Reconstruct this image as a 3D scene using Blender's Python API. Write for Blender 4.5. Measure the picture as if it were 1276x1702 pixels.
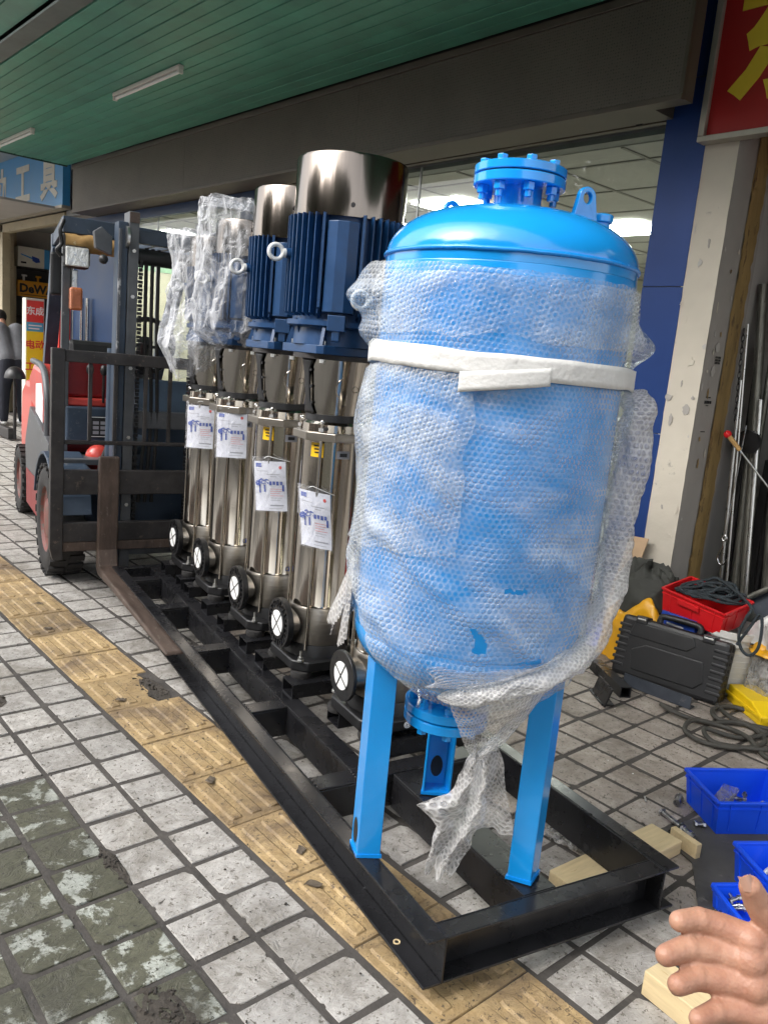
import bpy, bmesh, math, random
from math import sin, cos, pi, radians, sqrt
from mathutils import Vector, Matrix, noise
random.seed(7)
S = bpy.context.scene
for o in list(bpy.data.objects): bpy.data.objects.remove(o)
COL = S.collection

# ------------------------------------------------------------------ camera
PITCH, ROLL, YAW = radians(10.88), radians(5.286), radians(48.10)
fw = Vector((-sin(YAW)*cos(PITCH), cos(YAW)*cos(PITCH), -sin(PITCH)))
rt = Vector((cos(YAW), sin(YAW), 0)); up = rt.cross(fw)
rt2 = rt*cos(ROLL)+up*sin(ROLL); up2 = up*cos(ROLL)-rt*sin(ROLL)
cam = bpy.data.cameras.new('camera'); co = bpy.data.objects.new('camera', cam); COL.objects.link(co)
m = Matrix.Identity(4)
for i in range(3): m[i][0] = rt2[i]; m[i][1] = up2[i]; m[i][2] = -fw[i]
m[2][3] = 1.5
co.matrix_world = m
cam.sensor_fit = 'VERTICAL'; cam.sensor_height = 24.0; cam.lens = 24.0*1341.8/1702
cam.clip_start = .05; cam.clip_end = 600
S.camera = co

# ------------------------------------------------------------------ sky and sun
W = bpy.data.worlds.new('World'); S.world = W; W.use_nodes = True
nt = W.node_tree; nt.nodes.clear()
sky = nt.nodes.new('ShaderNodeTexSky'); sky.sky_type = 'NISHITA'; sky.sun_disc = False
SUN_EL, SUN_AZ = radians(40), radians(196)      # azimuth clockwise from +Y
sky.sun_elevation = SUN_EL; sky.sun_rotation = SUN_AZ
sky.air_density = 1.0; sky.dust_density = 4.0; sky.ozone_density = 1.0
hs = nt.nodes.new('ShaderNodeHueSaturation'); hs.inputs['Saturation'].default_value = .18
bg = nt.nodes.new('ShaderNodeBackground'); bg.inputs['Strength'].default_value = .15
wo = nt.nodes.new('ShaderNodeOutputWorld')
nt.links.new(sky.outputs[0], hs.inputs['Color']); nt.links.new(hs.outputs[0], bg.inputs[0]); nt.links.new(bg.outputs[0], wo.inputs[0])
sl = bpy.data.lights.new('sun', 'SUN'); sl.energy = .55; sl.angle = radians(60); sl.color = (1, .97, .92)
so = bpy.data.objects.new('sun', sl); COL.objects.link(so)
sd = Vector((sin(SUN_AZ)*cos(SUN_EL), cos(SUN_AZ)*cos(SUN_EL), sin(SUN_EL)))
so.rotation_euler = sd.to_track_quat('Z', 'Y').to_euler()
S.view_settings.view_transform = 'Standard'; S.view_settings.look = 'None'
S.view_settings.exposure = 1.68; S.view_settings.gamma = 1.0
S.render.engine = 'CYCLES'
S.cycles.max_bounces = 5; S.cycles.transparent_max_bounces = 10; S.cycles.glossy_bounces = 3; S.cycles.diffuse_bounces = 3; S.cycles.caustics_reflective = False; S.cycles.caustics_refractive = False; S.cycles.use_light_tree = False; S.cycles.use_adaptive_sampling = True; S.cycles.adaptive_threshold = .02

# ------------------------------------------------------------------ materials
MATS = {}
def lin(c):
    return tuple(((x/12.92) if x <= .04045 else ((x+.055)/1.055)**2.4) for x in c)
def H(h):
    h = h.lstrip('#'); return lin(tuple(int(h[i:i+2], 16)/255 for i in (0, 2, 4)))
def newmat(name):
    mt = bpy.data.materials.new(name); mt.use_nodes = True
    n = mt.node_tree.nodes; n.clear()
    out = n.new('ShaderNodeOutputMaterial'); b = n.new('ShaderNodeBsdfPrincipled')
    mt.node_tree.links.new(b.outputs[0], out.inputs[0])
    MATS[name] = mt
    return mt, n, mt.node_tree.links, b, out
def mat(name, col, rough=.5, metal=0, var=.25, scale=12, col2=None, spots=0, bump=.0, bscale=60, stretch=None,
        rvar=.1, coat=0, alpha=1, spec=.5, objvar=0, coords='Object'):
    """procedural paint / metal: base colour broken up by noise, optional second colour in worn patches"""
    mt, n, L, b, out = newmat(name)
    tc = n.new('ShaderNodeTexCoord'); mp = n.new('ShaderNodeMapping')
    L.new(tc.outputs[coords], mp.inputs[0])
    if stretch: mp.inputs['Scale'].default_value = stretch
    nz = n.new('ShaderNodeTexNoise'); nz.inputs['Scale'].default_value = scale; nz.inputs['Detail'].default_value = 3
    nz.inputs['Roughness'].default_value = .65
    L.new(mp.outputs[0], nz.inputs[0])
    rp = n.new('ShaderNodeValToRGB')
    c = Vector(col); lo = c*(1-var); hi = c*(1+var)
    rp.color_ramp.elements[0].position = .3; rp.color_ramp.elements[0].color = (*lo, 1)
    rp.color_ramp.elements[1].position = .7; rp.color_ramp.elements[1].color = (*[min(1, x) for x in hi], 1)
    L.new(nz.outputs[0], rp.inputs[0]); cur = rp.outputs[0]
    if col2 is not None:
        n2 = n.new('ShaderNodeTexNoise'); n2.inputs['Scale'].default_value = scale*2.3; n2.inputs['Detail'].default_value = 5
        n2.inputs['Roughness'].default_value = .75
        L.new(mp.outputs[0], n2.inputs[0])
        r2 = n.new('ShaderNodeValToRGB'); r2.color_ramp.elements[0].position = 1-spots-.04; r2.color_ramp.elements[1].position = 1-spots+.04
        L.new(n2.outputs[0], r2.inputs[0])
        mx = n.new('ShaderNodeMix'); mx.data_type = 'RGBA'
        L.new(r2.outputs[0], mx.inputs['Factor']); L.new(cur, mx.inputs['A']); mx.inputs['B'].default_value = (*col2, 1)
        cur = mx.outputs['Result']
    if objvar:
        oi = n.new('ShaderNodeObjectInfo'); mr = n.new('ShaderNodeMapRange')
        mr.inputs['To Min'].default_value = 1-objvar; mr.inputs['To Max'].default_value = 1+objvar
        L.new(oi.outputs['Random'], mr.inputs[0])
        hv = n.new('ShaderNodeHueSaturation'); L.new(mr.outputs[0], hv.inputs['Value']); L.new(cur, hv.inputs['Color']); cur = hv.outputs[0]
    L.new(cur, b.inputs['Base Color'])
    rr = n.new('ShaderNodeMapRange'); rr.inputs['To Min'].default_value = max(.02, rough-rvar); rr.inputs['To Max'].default_value = min(1, rough+rvar)
    L.new(nz.outputs[0], rr.inputs[0]); L.new(rr.outputs[0], b.inputs['Roughness'])
    b.inputs['Metallic'].default_value = metal; b.inputs['Specular IOR Level'].default_value = spec
    b.inputs['Coat Weight'].default_value = coat; b.inputs['Coat Roughness'].default_value = .08
    b.inputs['Alpha'].default_value = alpha
    if bump:
        n3 = n.new('ShaderNodeTexNoise'); n3.inputs['Scale'].default_value = bscale; n3.inputs['Detail'].default_value = 2
        L.new(mp.outputs[0], n3.inputs[0])
        bp = n.new('ShaderNodeBump'); bp.inputs['Strength'].default_value = bump; bp.inputs['Distance'].default_value = .01
        L.new(n3.outputs[0], bp.inputs['Height']); L.new(bp.outputs[0], b.inputs['Normal'])
    return mt

mat('tank_blue', (.008, .275, .70), .19, 0, .07, 4, (.03, .33, .74), .27, bump=.09, bscale=16, coat=.4, rvar=.08)
mat('tank_blue_chipped', (.004, .25, .72), .25, 0, .06, 9, (.05, .03, .02), .22, coat=.3, bump=.1, bscale=40)
mat('motor_blue', (.008, .044, .125), .38, 0, .15, 14, bump=.04, bscale=120, rvar=.08)
mat('black_paint', (.011, .011, .0125), .28, 0, .3, 10, (.06, .062, .066), .3, bump=.05, bscale=25, rvar=.12)
mat('black_iron', (.009, .009, .010), .42, 0, .3, 20, bump=.1, bscale=150)
mat('black_plastic', (.013, .013, .014), .45, 0, .2, 8, bump=.05, bscale=300)
mat('rubber', (.016, .015, .0145), .8, 0, .35, 14, (.06, .055, .048), .36, bump=.3, bscale=60)
mat('worn_steel', (.085, .06, .048), .5, .35, .35, 7, (.16, .13, .11), .38, stretch=(3, 1, 1), bump=.1, bscale=50)
mat('dark_steel', (.035, .032, .032), .5, .3, .4, 9, (.11, .085, .07), .36, bump=.1, bscale=50)
mat('zinc', (.62, .62, .60), .3, 1, .12, 30, bump=.03, bscale=80)
mat('chrome', (.72, .72, .72), .12, 1, .05, 30)
mat('white_metal', (.72, .72, .70), .38, .1, .06, 30)
mat('white_cap', (.8, .8, .79), .4, 0, .05, 30)
mat('yellow_label', (.85, .5, .01), .45, 0, .05, 20)
mat('ink', (.01, .01, .012), .5, 0, 0, 10)
mat('ink_blue', (.015, .06, .35), .5, 0, .1, 10)
mat('ink_red', (.65, .05, .04), .5, 0, .1, 10)
mat('ink_grey', (.30, .30, .33), .5, 0, .1, 10)
mat('ink_white', (.8, .8, .8), .5, 0, .0, 10)
mat('paper', (.74, .74, .80), .28, 0, .04, 12, coat=.5)
mat('foam_white', (.66, .65, .625), .8, 0, .07, 18, (.56, .54, .51), .3, bump=.2, bscale=90)
mat('green_soffit', (.08, .29, .20), .42, 0, .2, 3, (.12, .33, .25), .34, bump=.03, bscale=10, objvar=.12)
mat('green_dark', (.016, .05, .038), .5, 0, .2, 4)
mat('grey_green', (.13, .16, .15), .6, 0, .2, 4)
mat('brown_box', (.105, .088, .07), .55, .2, .18, 3, bump=0)
mat('brown_trim', (.085, .068, .052), .5, .2, .2, 4)
mat('alu', (.35, .36, .36), .35, .8, .1, 8)
mat('column_blue', (.018, .052, .20), .33, .2, .08, 2, rvar=.05)
mat('header_blue', (.010, .036, .105), .45, 0, .12, 2, spec=.3)
mat('cream_wall', (.62, .58, .42), .6, 0, .05, 2)
mat('poster_green', (.30, .55, .33), .5, 0, .3, 5, (.6, .6, .5), .42)
mat('white_wall', (.6, .59, .56), .7, 0, .06, 2)
mat('room_floor', (.35, .33, .30), .3, 0, .1, 2)
mat('ceiling_panel', (.55, .54, .50), .8, 0, .05, 3)
mat('grid_line', (.3, .29, .27), .6, 0, .05, 3)
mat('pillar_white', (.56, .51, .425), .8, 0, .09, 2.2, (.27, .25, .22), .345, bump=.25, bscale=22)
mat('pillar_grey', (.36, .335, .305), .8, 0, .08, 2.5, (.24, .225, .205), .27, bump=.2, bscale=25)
mat('wood_frame', (.30, .20, .075), .7, 0, .25, 3, (.10, .06, .03), .40, stretch=(3, 3, .6), bump=.4, bscale=40)
mat('red_sign', (.42, .022, .022), .35, 0, .06, 2)
mat('sign_yellow', (.85, .62, .05), .4, 0, .05, 5)
mat('sign_frame', (.45, .42, .36), .45, .5, .1, 8, (.2, .17, .13), .3)
mat('sign_blue', (.06, .32, .68), .4, 0, .06, 2)
mat('sign_cream', (.68, .66, .58), .5, 0, .06, 5)
mat('banner_yellow', (.9, .72, .02), .4, 0, .05, 5)
mat('banner_red', (.7, .05, .04), .4, 0, .05, 5)
mat('banner_cyan', (.08, .42, .65), .4, 0, .05, 5)
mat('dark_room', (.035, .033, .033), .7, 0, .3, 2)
mat('shop_wall', (.46, .44, .41), .8, 0, .08, 2)
mat('beige_panel', (.42, .36, .24), .6, 0, .12, 3, (.25, .2, .12), .35)
mat('orange_sign', (.75, .33, .012), .45, 0, .05, 4)
mat('lift_blue', (.032, .05, .078), .45, 0, .25, 6, (.12, .13, .14), .34, bump=.05, bscale=40)
mat('lift_grey', (.085, .09, .097), .45, .1, .25, 7, (.24, .24, .24), .33, bump=.05, bscale=40)
mat('lift_red', (.56, .06, .045), .35, 0, .12, 5, (.45, .15, .12), .30, coat=.3)
mat('lift_darkred', (.20, .012, .014), .4, 0, .12, 5)
mat('rim_dirty', (.16, .05, .04), .6, 0, .3, 9, (.10, .085, .07), .45)
mat('header_grey', (.22, .23, .225), .5, 0, .1, 3)
mat('mast_worn', (.07, .075, .085), .5, .1, .3, 9, (.42, .42, .42), .42, stretch=(1, 1, .35))
mat('lamp_glass', (.75, .75, .72), .12, .4, .15, 30, bump=.4, bscale=60)
mat('amber', (.42, .13, .05), .25, 0, .2, 20, coat=.5)
mat('foam_tan', (.42, .25, .09), .8, 0, .25, 9, (.6, .5, .28), .36, bump=.3, bscale=30)
mat('bin_blue', (.008, .085, .82), .32, 0, .06, 6, rvar=.05, bump=.02, bscale=90)
mat('crate_red', (.62, .012, .016), .34, 0, .08, 6, bump=.03, bscale=90)
mat('plastic_yellow', (.82, .55, .01), .38, 0, .08, 6)
mat('bucket_white', (.68, .67, .63), .5, 0, .06, 6, (.45, .43, .38), .28)
mat('sack_white', (.66, .65, .63), .4, 0, .06, 6, bump=.15, bscale=14)
mat('sack_yellow', (.75, .37, .012), .33, 0, .12, 6, (.5, .1, .02), .30, bump=.25, bscale=14)
mat('canvas_dark', (.042, .043, .036), .75, 0, .25, 6, bump=.35, bscale=30)
mat('hose', (.05, .047, .04), .65, 0, .25, 14, bump=.1, bscale=60)
mat('rope', (.022, .03, .035), .8, 0, .5, 40, (.12, .1, .08), .35, bump=.6, bscale=200)
mat('timber', (.66, .52, .30), .65, 0, .14, 5, (.45, .30, .13), .34, stretch=(1, 8, 8), bump=.1, bscale=30)
mat('pipe_steel', (.19, .185, .16), .42, .7, .3, 9, (.07, .06, .045), .36, stretch=(4, 4, .6))
mat('sheet_steel', (.075, .085, .105), .5, .4, .25, 6, (.16, .16, .17), .33)
mat('mat_rubber', (.07, .066, .062), .7, 0, .3, 5, (.13, .12, .11), .36, bump=.2, bscale=50)
mat('cardboard', (.45, .31, .19), .8, 0, .1, 6)
mat('bolt_steel', (.42, .42, .43), .3, 1, .25, 60, (.12, .11, .1), .36)
mat('shirt', (.16, .165, .18), .85, 0, .15, 8, bump=.3, bscale=25)
mat('trousers', (.016, .018, .028), .85, 0, .2, 8, bump=.2, bscale=25)
mat('hair', (.012, .01, .009), .6, 0, .2, 20)
mat('leaf', (.05, .10, .03), .55, 0, .4, 5, objvar=.2)
mat('bark', (.11, .085, .06), .85, 0, .3, 9, bump=.4, bscale=30)
mat('far_facade', (.36, .27, .22), .8, 0, .08, 1)
mat('far_window', (.06, .075, .085), .15, 0, .2, 1)
mat('concrete_road', (.24, .235, .225), .85, 0, .2, 3, bump=.2, bscale=60)
mat('asphalt', (.052, .051, .05), .85, 0, .3, 3, bump=.3, bscale=90)
mat('grout', (.062, .055, .049), .9, 0, .35, 7, (.115, .10, .085), .35, bump=.4, bscale=60, coords='Object')
mat('soil', (.05, .042, .034), .95, 0, .4, 12, bump=.8, bscale=50)

# skin
mt, n, L, b, out = newmat('skin')
tc = n.new('ShaderNodeTexCoord'); nz = n.new('ShaderNodeTexNoise'); nz.inputs['Scale'].default_value = 30; nz.inputs['Detail'].default_value = 6; nz.inputs['Roughness'].default_value = .7
L.new(tc.outputs['Object'], nz.inputs[0])
rp = n.new('ShaderNodeValToRGB'); rp.color_ramp.elements[0].color = (.33, .15, .095, 1); rp.color_ramp.elements[1].color = (.46, .25, .165, 1)
rp.color_ramp.elements[0].position = .3; rp.color_ramp.elements[1].position = .65
L.new(nz.outputs[0], rp.inputs[0]); L.new(rp.outputs[0], b.inputs['Base Color'])
b.inputs['Roughness'].default_value = .5; b.inputs['Subsurface Weight'].default_value = .15; b.inputs['Subsurface Radius'].default_value = (.01, .004, .002)
n3 = n.new('ShaderNodeTexNoise'); n3.inputs['Scale'].default_value = 260; L.new(tc.outputs['Object'], n3.inputs[0])
w3 = n.new('ShaderNodeTexVoronoi'); w3.inputs['Scale'].default_value = 380; L.new(tc.outputs['Object'], w3.inputs[0])
ad = n.new('ShaderNodeMath'); L.new(n3.outputs[0], ad.inputs[0]); L.new(w3.outputs[0], ad.inputs[1])
bp = n.new('ShaderNodeBump'); bp.inputs['Strength'].default_value = .22; bp.inputs['Distance'].default_value = .0012
L.new(ad.outputs[0], bp.inputs['Height']); L.new(bp.outputs[0], b.inputs['Normal'])

mat('nail', (.50, .29, .21), .3, 0, .05, 30)
# brushed stainless: noise in colour, roughness and bump; upright streaks imitate streaked reflections
def steel(name, col, rough, grain):
    mt, n, L, b, out = newmat(name)
    tc = n.new('ShaderNodeTexCoord'); mp = n.new('ShaderNodeMapping'); mp.inputs['Scale'].default_value = grain
    L.new(tc.outputs['Object'], mp.inputs[0])
    nz = n.new('ShaderNodeTexNoise'); nz.inputs['Scale'].default_value = 1; nz.inputs['Detail'].default_value = 3; L.new(mp.outputs[0], nz.inputs[0])
    rr = n.new('ShaderNodeMapRange'); rr.inputs['To Min'].default_value = rough-.05; rr.inputs['To Max'].default_value = rough+.08
    L.new(nz.outputs[0], rr.inputs[0]); L.new(rr.outputs[0], b.inputs['Roughness'])
    rp = n.new('ShaderNodeValToRGB'); rp.color_ramp.elements[0].color = (*[x*.8 for x in col], 1); rp.color_ramp.elements[1].color = (*[min(1, x*1.15) for x in col], 1)
    L.new(nz.outputs[0], rp.inputs[0]); L.new(rp.outputs[0], b.inputs['Base Color'])
    b.inputs['Metallic'].default_value = 1
    bp = n.new('ShaderNodeBump'); bp.inputs['Strength'].default_value = .32; bp.inputs['Distance'].default_value = .004
    L.new(nz.outputs[0], bp.inputs['Height']); L.new(bp.outputs[0], b.inputs['Normal'])
steel('stainless', (.52, .475, .415), .10, (26, 26, .7))
steel('stainless_dull', (.36, .33, .29), .34, (10, 10, 90))
steel('stainless_cowl', (.22, .19, .165), .15, (22, 22, .8))

# glass for shop windows: clear, mirror-like at glancing angles
mt, n, L, b, out = newmat('shop_glass'); n.remove(b)
tr = n.new('ShaderNodeBsdfTransparent'); tr.inputs[0].default_value = (.86, .90, .87, 1)
gl = n.new('ShaderNodeBsdfGlossy'); gl.inputs['Roughness'].default_value = .01
fr = n.new('ShaderNodeFresnel'); fr.inputs[0].default_value = 1.5
gg = n.new('ShaderNodeNewGeometry'); bf = n.new('ShaderNodeMath'); bf.operation = 'SUBTRACT'; bf.inputs[0].default_value = 1; L.new(gg.outputs['Backfacing'], bf.inputs[1])
fm = n.new('ShaderNodeMath'); fm.operation = 'MULTIPLY'; L.new(fr.outputs[0], fm.inputs[0]); L.new(bf.outputs[0], fm.inputs[1])
mx = n.new('ShaderNodeMixShader'); L.new(fm.outputs[0], mx.inputs[0]); L.new(tr.outputs[0], mx.inputs[1]); L.new(gl.outputs[0], mx.inputs[2]); L.new(mx.outputs[0], out.inputs[0])

# thin clear film (crumpled bag): mostly see-through, milky and shiny along the creases
def film(name, milky, tint, bscale, bstr, rough=.14):
    mt, n, L, b, out = newmat(name)
    tc = n.new('ShaderNodeTexCoord')
    nz = n.new('ShaderNodeTexNoise'); nz.inputs['Scale'].default_value = bscale; nz.inputs['Detail'].default_value = 4; nz.inputs['Distortion'].default_value = 1.2
    L.new(tc.outputs['Object'], nz.inputs[0])
    bp = n.new('ShaderNodeBump'); bp.inputs['Strength'].default_value = bstr; bp.inputs['Distance'].default_value = .02
    L.new(nz.outputs[0], bp.inputs['Height'])
    b.inputs['Base Color'].default_value = (*tint, 1); b.inputs['Roughness'].default_value = rough
    L.new(bp.outputs[0], b.inputs['Normal'])
    tr = n.new('ShaderNodeBsdfTransparent'); tr.inputs[0].default_value = (.95, .96, .97, 1)
    r = n.new('ShaderNodeMapRange'); r.inputs['From Min'].default_value = .35; r.inputs['From Max'].default_value = .75
    r.inputs['To Min'].default_value = milky*.4; r.inputs['To Max'].default_value = min(1, milky*1.9)
    L.new(nz.outputs[0], r.inputs[0])
    lw = n.new('ShaderNodeLayerWeight'); lw.inputs[0].default_value = .35; L.new(bp.outputs[0], lw.inputs['Normal'])
    ml = n.new('ShaderNodeMath'); ml.operation = 'MULTIPLY'; L.new(lw.outputs['Facing'], ml.inputs[0]); ml.inputs[1].default_value = .55
    ad = n.new('ShaderNodeMath'); ad.use_clamp = True; L.new(r.outputs[0], ad.inputs[0]); L.new(ml.outputs[0], ad.inputs[1])
    mx = n.new('ShaderNodeMixShader'); L.new(ad.outputs[0], mx.inputs[0]); L.new(tr.outputs[0], mx.inputs[1]); L.new(b.outputs[0], mx.inputs[2]); L.new(mx.outputs[0], out.inputs[0])
film('film_clear', .16, (.82, .83, .86), 16, .9)
film('film_thin', .10, (.75, .75, .78), 22, .8)
film('film_dusty', .38, (.45, .44, .42), 22, .9, .25)

# bubble wrap: hexagonal cells from the UV map (metres), rims milky, cell tops clear
def bubble(name, base, rim, tint, pitch=.0122):
    mt, n, L, b, out = newmat(name)
    uvn = n.new('ShaderNodeUVMap'); sc = n.new('ShaderNodeVectorMath'); sc.operation = 'SCALE'; sc.inputs['Scale'].default_value = 1/pitch
    L.new(uvn.outputs[0], sc.inputs[0])
    def cell(off):
        a = n.new('ShaderNodeVectorMath'); a.operation = 'ADD'; a.inputs[1].default_value = (off[0]+100, off[1]+1000*0.8660254*2, 0); L.new(sc.outputs[0], a.inputs[0])
        md = n.new('ShaderNodeVectorMath'); md.operation = 'MODULO'; md.inputs[1].default_value = (1, 1.7320508, 1); L.new(a.outputs[0], md.inputs[0])
        s = n.new('ShaderNodeVectorMath'); s.operation = 'SUBTRACT'; s.inputs[1].default_value = (.5, .8660254, 0); L.new(md.outputs[0], s.inputs[0])
        mu = n.new('ShaderNodeVectorMath'); mu.operation = 'MULTIPLY'; mu.inputs[1].default_value = (1, 1, 0); L.new(s.outputs[0], mu.inputs[0])
        l = n.new('ShaderNodeVectorMath'); l.operation = 'LENGTH'; L.new(mu.outputs[0], l.inputs[0]); return l.outputs['Value']
    d1, d2 = cell((0, 0)), cell((.5, .8660254))
    mn = n.new('ShaderNodeMath'); mn.operation = 'MINIMUM'; L.new(d1, mn.inputs[0]); L.new(d2, mn.inputs[1])
    hgt = n.new('ShaderNodeMapRange'); hgt.interpolation_type = 'SMOOTHSTEP'
    # some cells are popped or pressed flat
    pz = n.new('ShaderNodeTexNoise'); pz.inputs['Scale'].default_value = 17; pz.inputs['Detail'].default_value = 3; L.new(uvn.outputs[0], pz.inputs[0])
    pm = n.new('ShaderNodeMapRange'); pm.inputs['From Min'].default_value = .40; pm.inputs['From Max'].default_value = .58; pm.inputs['To Min'].default_value = .15; L.new(pz.outputs[0], pm.inputs[0])
    hgt.inputs['From Min'].default_value = .46; hgt.inputs['From Max'].default_value = .22; hgt.inputs['To Min'].default_value = 0; hgt.inputs['To Max'].default_value = 1
    L.new(mn.outputs[0], hgt.inputs[0])
    tc = n.new('ShaderNodeTexCoord')
    nz = n.new('ShaderNodeTexNoise'); nz.inputs['Scale'].default_value = 5.5; nz.inputs['Detail'].default_value = 4; nz.inputs['Distortion'].default_value = .6
    mp = n.new('ShaderNodeMapping'); mp.inputs['Scale'].default_value = (1, 1, 1.9); L.new(tc.outputs['Object'], mp.inputs[0]); L.new(mp.outputs[0], nz.inputs[0])
    hn = n.new('ShaderNodeMath'); hn.operation = 'MULTIPLY_ADD'; hn.inputs[1].default_value = 3.0; L.new(nz.outputs[0], hn.inputs[0])
    hm_ = n.new('ShaderNodeMath'); hm_.operation = 'MULTIPLY'; L.new(hgt.outputs[0], hm_.inputs[0]); L.new(pm.outputs[0], hm_.inputs[1]); L.new(hm_.outputs[0], hn.inputs[2])
    bp = n.new('ShaderNodeBump'); bp.inputs['Strength'].default_value = .85; bp.inputs['Distance'].default_value = .0042; L.new(hn.outputs[0], bp.inputs['Height'])
    b.inputs['Base Color'].default_value = (*tint, 1); b.inputs['Roughness'].default_value = .16; b.inputs['Specular IOR Level'].default_value = .8
    L.new(bp.outputs[0], b.inputs['Normal'])
    ring = n.new('ShaderNodeMapRange'); ring.interpolation_type = 'SMOOTHSTEP'
    ring.inputs['From Min'].default_value = .26; ring.inputs['From Max'].default_value = .44; ring.inputs['To Min'].default_value = base; ring.inputs['To Max'].default_value = rim
    L.new(mn.outputs[0], ring.inputs[0])
    nm = n.new('ShaderNodeMapRange'); nm.inputs['From Min'].default_value = .36; nm.inputs['From Max'].default_value = .66; nm.inputs['To Min'].default_value = -.05; nm.inputs['To Max'].default_value = .15
    L.new(nz.outputs[0], nm.inputs[0])
    ad = n.new('ShaderNodeMath'); L.new(ring.outputs[0], ad.inputs[0]); L.new(nm.outputs[0], ad.inputs[1])
    lw = n.new('ShaderNodeLayerWeight'); lw.inputs[0].default_value = .4; L.new(bp.outputs[0], lw.inputs['Normal'])
    ma = n.new('ShaderNodeMath'); ma.operation = 'MULTIPLY_ADD'; ma.use_clamp = True; ma.inputs[1].default_value = .34
    L.new(lw.outputs['Facing'], ma.inputs[0]); L.new(ad.outputs[0], ma.inputs[2])
    tr = n.new('ShaderNodeBsdfTransparent'); tr.inputs[0].default_value = (.93, .95, .96, 1)
    mx = n.new('ShaderNodeMixShader'); L.new(ma.outputs[0], mx.inputs[0]); L.new(tr.outputs[0], mx.inputs[1]); L.new(b.outputs[0], mx.inputs[2]); L.new(mx.outputs[0], out.inputs[0])
bubble('bubble_wrap', .06, .15, (.74, .77, .80), .0135)
bubble('bubble_wrap_dense', .30, .50, (.70, .68, .66), .0135)
bubble('bubble_wrap_loose', .20, .38, (.74, .72, .70), .0138)

# emissive panels for the shop ceiling, real ones and added fill
def emis(name, col, st):
    mt, n, L, b, out = newmat(name)
    b.inputs['Base Color'].default_value = (.8, .8, .8, 1); b.inputs['Emission Color'].default_value = (*col, 1); b.inputs['Emission Strength'].default_value = st
emis('light_and_fill_panel', (1, .98, .93), 13)
mat('tube_white', (.75, .72, .68), .4, 0, .04, 9)

# paving: slate-textured concrete tiles; grime follows world position so neighbours differ
def paving(name, c1, c2, stain, amount, moss=None):
    mt, n, L, b, out = newmat(name)
    geo = n.new('ShaderNodeNewGeometry'); oi = n.new('ShaderNodeObjectInfo')
    def nzz(s, d=6, r=.65, dist=0):
        x = n.new('ShaderNodeTexNoise'); x.inputs['Scale'].default_value = s; x.inputs['Detail'].default_value = d; x.inputs['Roughness'].default_value = r; x.inputs['Distortion'].default_value = dist
        L.new(geo.outputs['Position'], x.inputs[0]); return x.outputs[0]
    def ramp(src, p0, p1, a=(0, 0, 0, 1), bb=(1, 1, 1, 1)):
        r = n.new('ShaderNodeValToRGB'); e = r.color_ramp.elements; e[0].position = p0; e[1].position = p1; e[0].color = a; e[1].color = bb
        L.new(src, r.inputs[0]); return r.outputs[0]
    base = ramp(nzz(16, 6, .78, .3), .36, .64, (*c1, 1), (*c2, 1))
    def mixc(fac, A, B):
        x = n.new('ShaderNodeMix'); x.data_type = 'RGBA'; L.new(fac, x.inputs['Factor']); L.new(A, x.inputs['A'])
        if isinstance(B, tuple): x.inputs['B'].default_value = (*B, 1)
        else: L.new(B, x.inputs['B'])
        return x.outputs['Result']
    cur = base
    if moss:
        cur = mixc(ramp(nzz(7.5, 6, .72, .25), .42, .47), cur, ramp(nzz(26, 4, .75), .3, .7, (*[x*.6 for x in moss], 1), (*moss, 1)))
    cur = mixc(ramp(nzz(3.1, 6, .72, .8), 1-amount-.12, 1-amount+.12), cur, stain)
    cur = mixc(ramp(nzz(60, 3, .8, .3), .585, .63), cur, tuple(x*.75 for x in stain))
    cur = mixc(ramp(nzz(24, 5, .8, 1.2), .63, .66), cur, tuple(x*.35 for x in stain))
    mr = n.new('ShaderNodeMapRange'); mr.inputs['To Min'].default_value = .84; mr.inputs['To Max'].default_value = 1.12; L.new(oi.outputs['Random'], mr.inputs[0])
    hv = n.new('ShaderNodeHueSaturation'); L.new(mr.outputs[0], hv.inputs['Value']); L.new(cur, hv.inputs['Color'])
    L.new(hv.outputs[0], b.inputs['Base Color'])
    b.inputs['Roughness'].default_value = .62
    w = n.new('ShaderNodeTexNoise'); w.inputs['Scale'].default_value = 22; w.inputs['Detail'].default_value = 5; w.inputs['Roughness'].default_value = .7; w.inputs['Distortion'].default_value = 1.0
    mp = n.new('ShaderNodeMapping'); mp.inputs['Rotation'].default_value = (0, 0, .7); mp.inputs['Scale'].default_value = (1, .55, 1)
    L.new(geo.outputs['Position'], mp.inputs[0]); L.new(mp.outputs[0], w.inputs[0])
    bp = n.new('ShaderNodeBump'); bp.inputs['Strength'].default_value = .85; bp.inputs['Distance'].default_value = .012; L.new(w.outputs[0], bp.inputs['Height']); L.new(bp.outputs[0], b.inputs['Normal'])
paving('tile_white', (.29, .27, .245), (.49, .465, .435), (.185, .165, .135), .40)
paving('tile_mossy', (.29, .305, .265), (.42, .43, .385), (.07, .066, .05), .42, (.105, .102, .068))
paving('tile_brown', (.31, .265, .225), (.43, .38, .335), (.18, .15, .12), .42)
paving('tile_yellow', (.34, .23, .105), (.47, .34, .175), (.15, .105, .065), .44)
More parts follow.
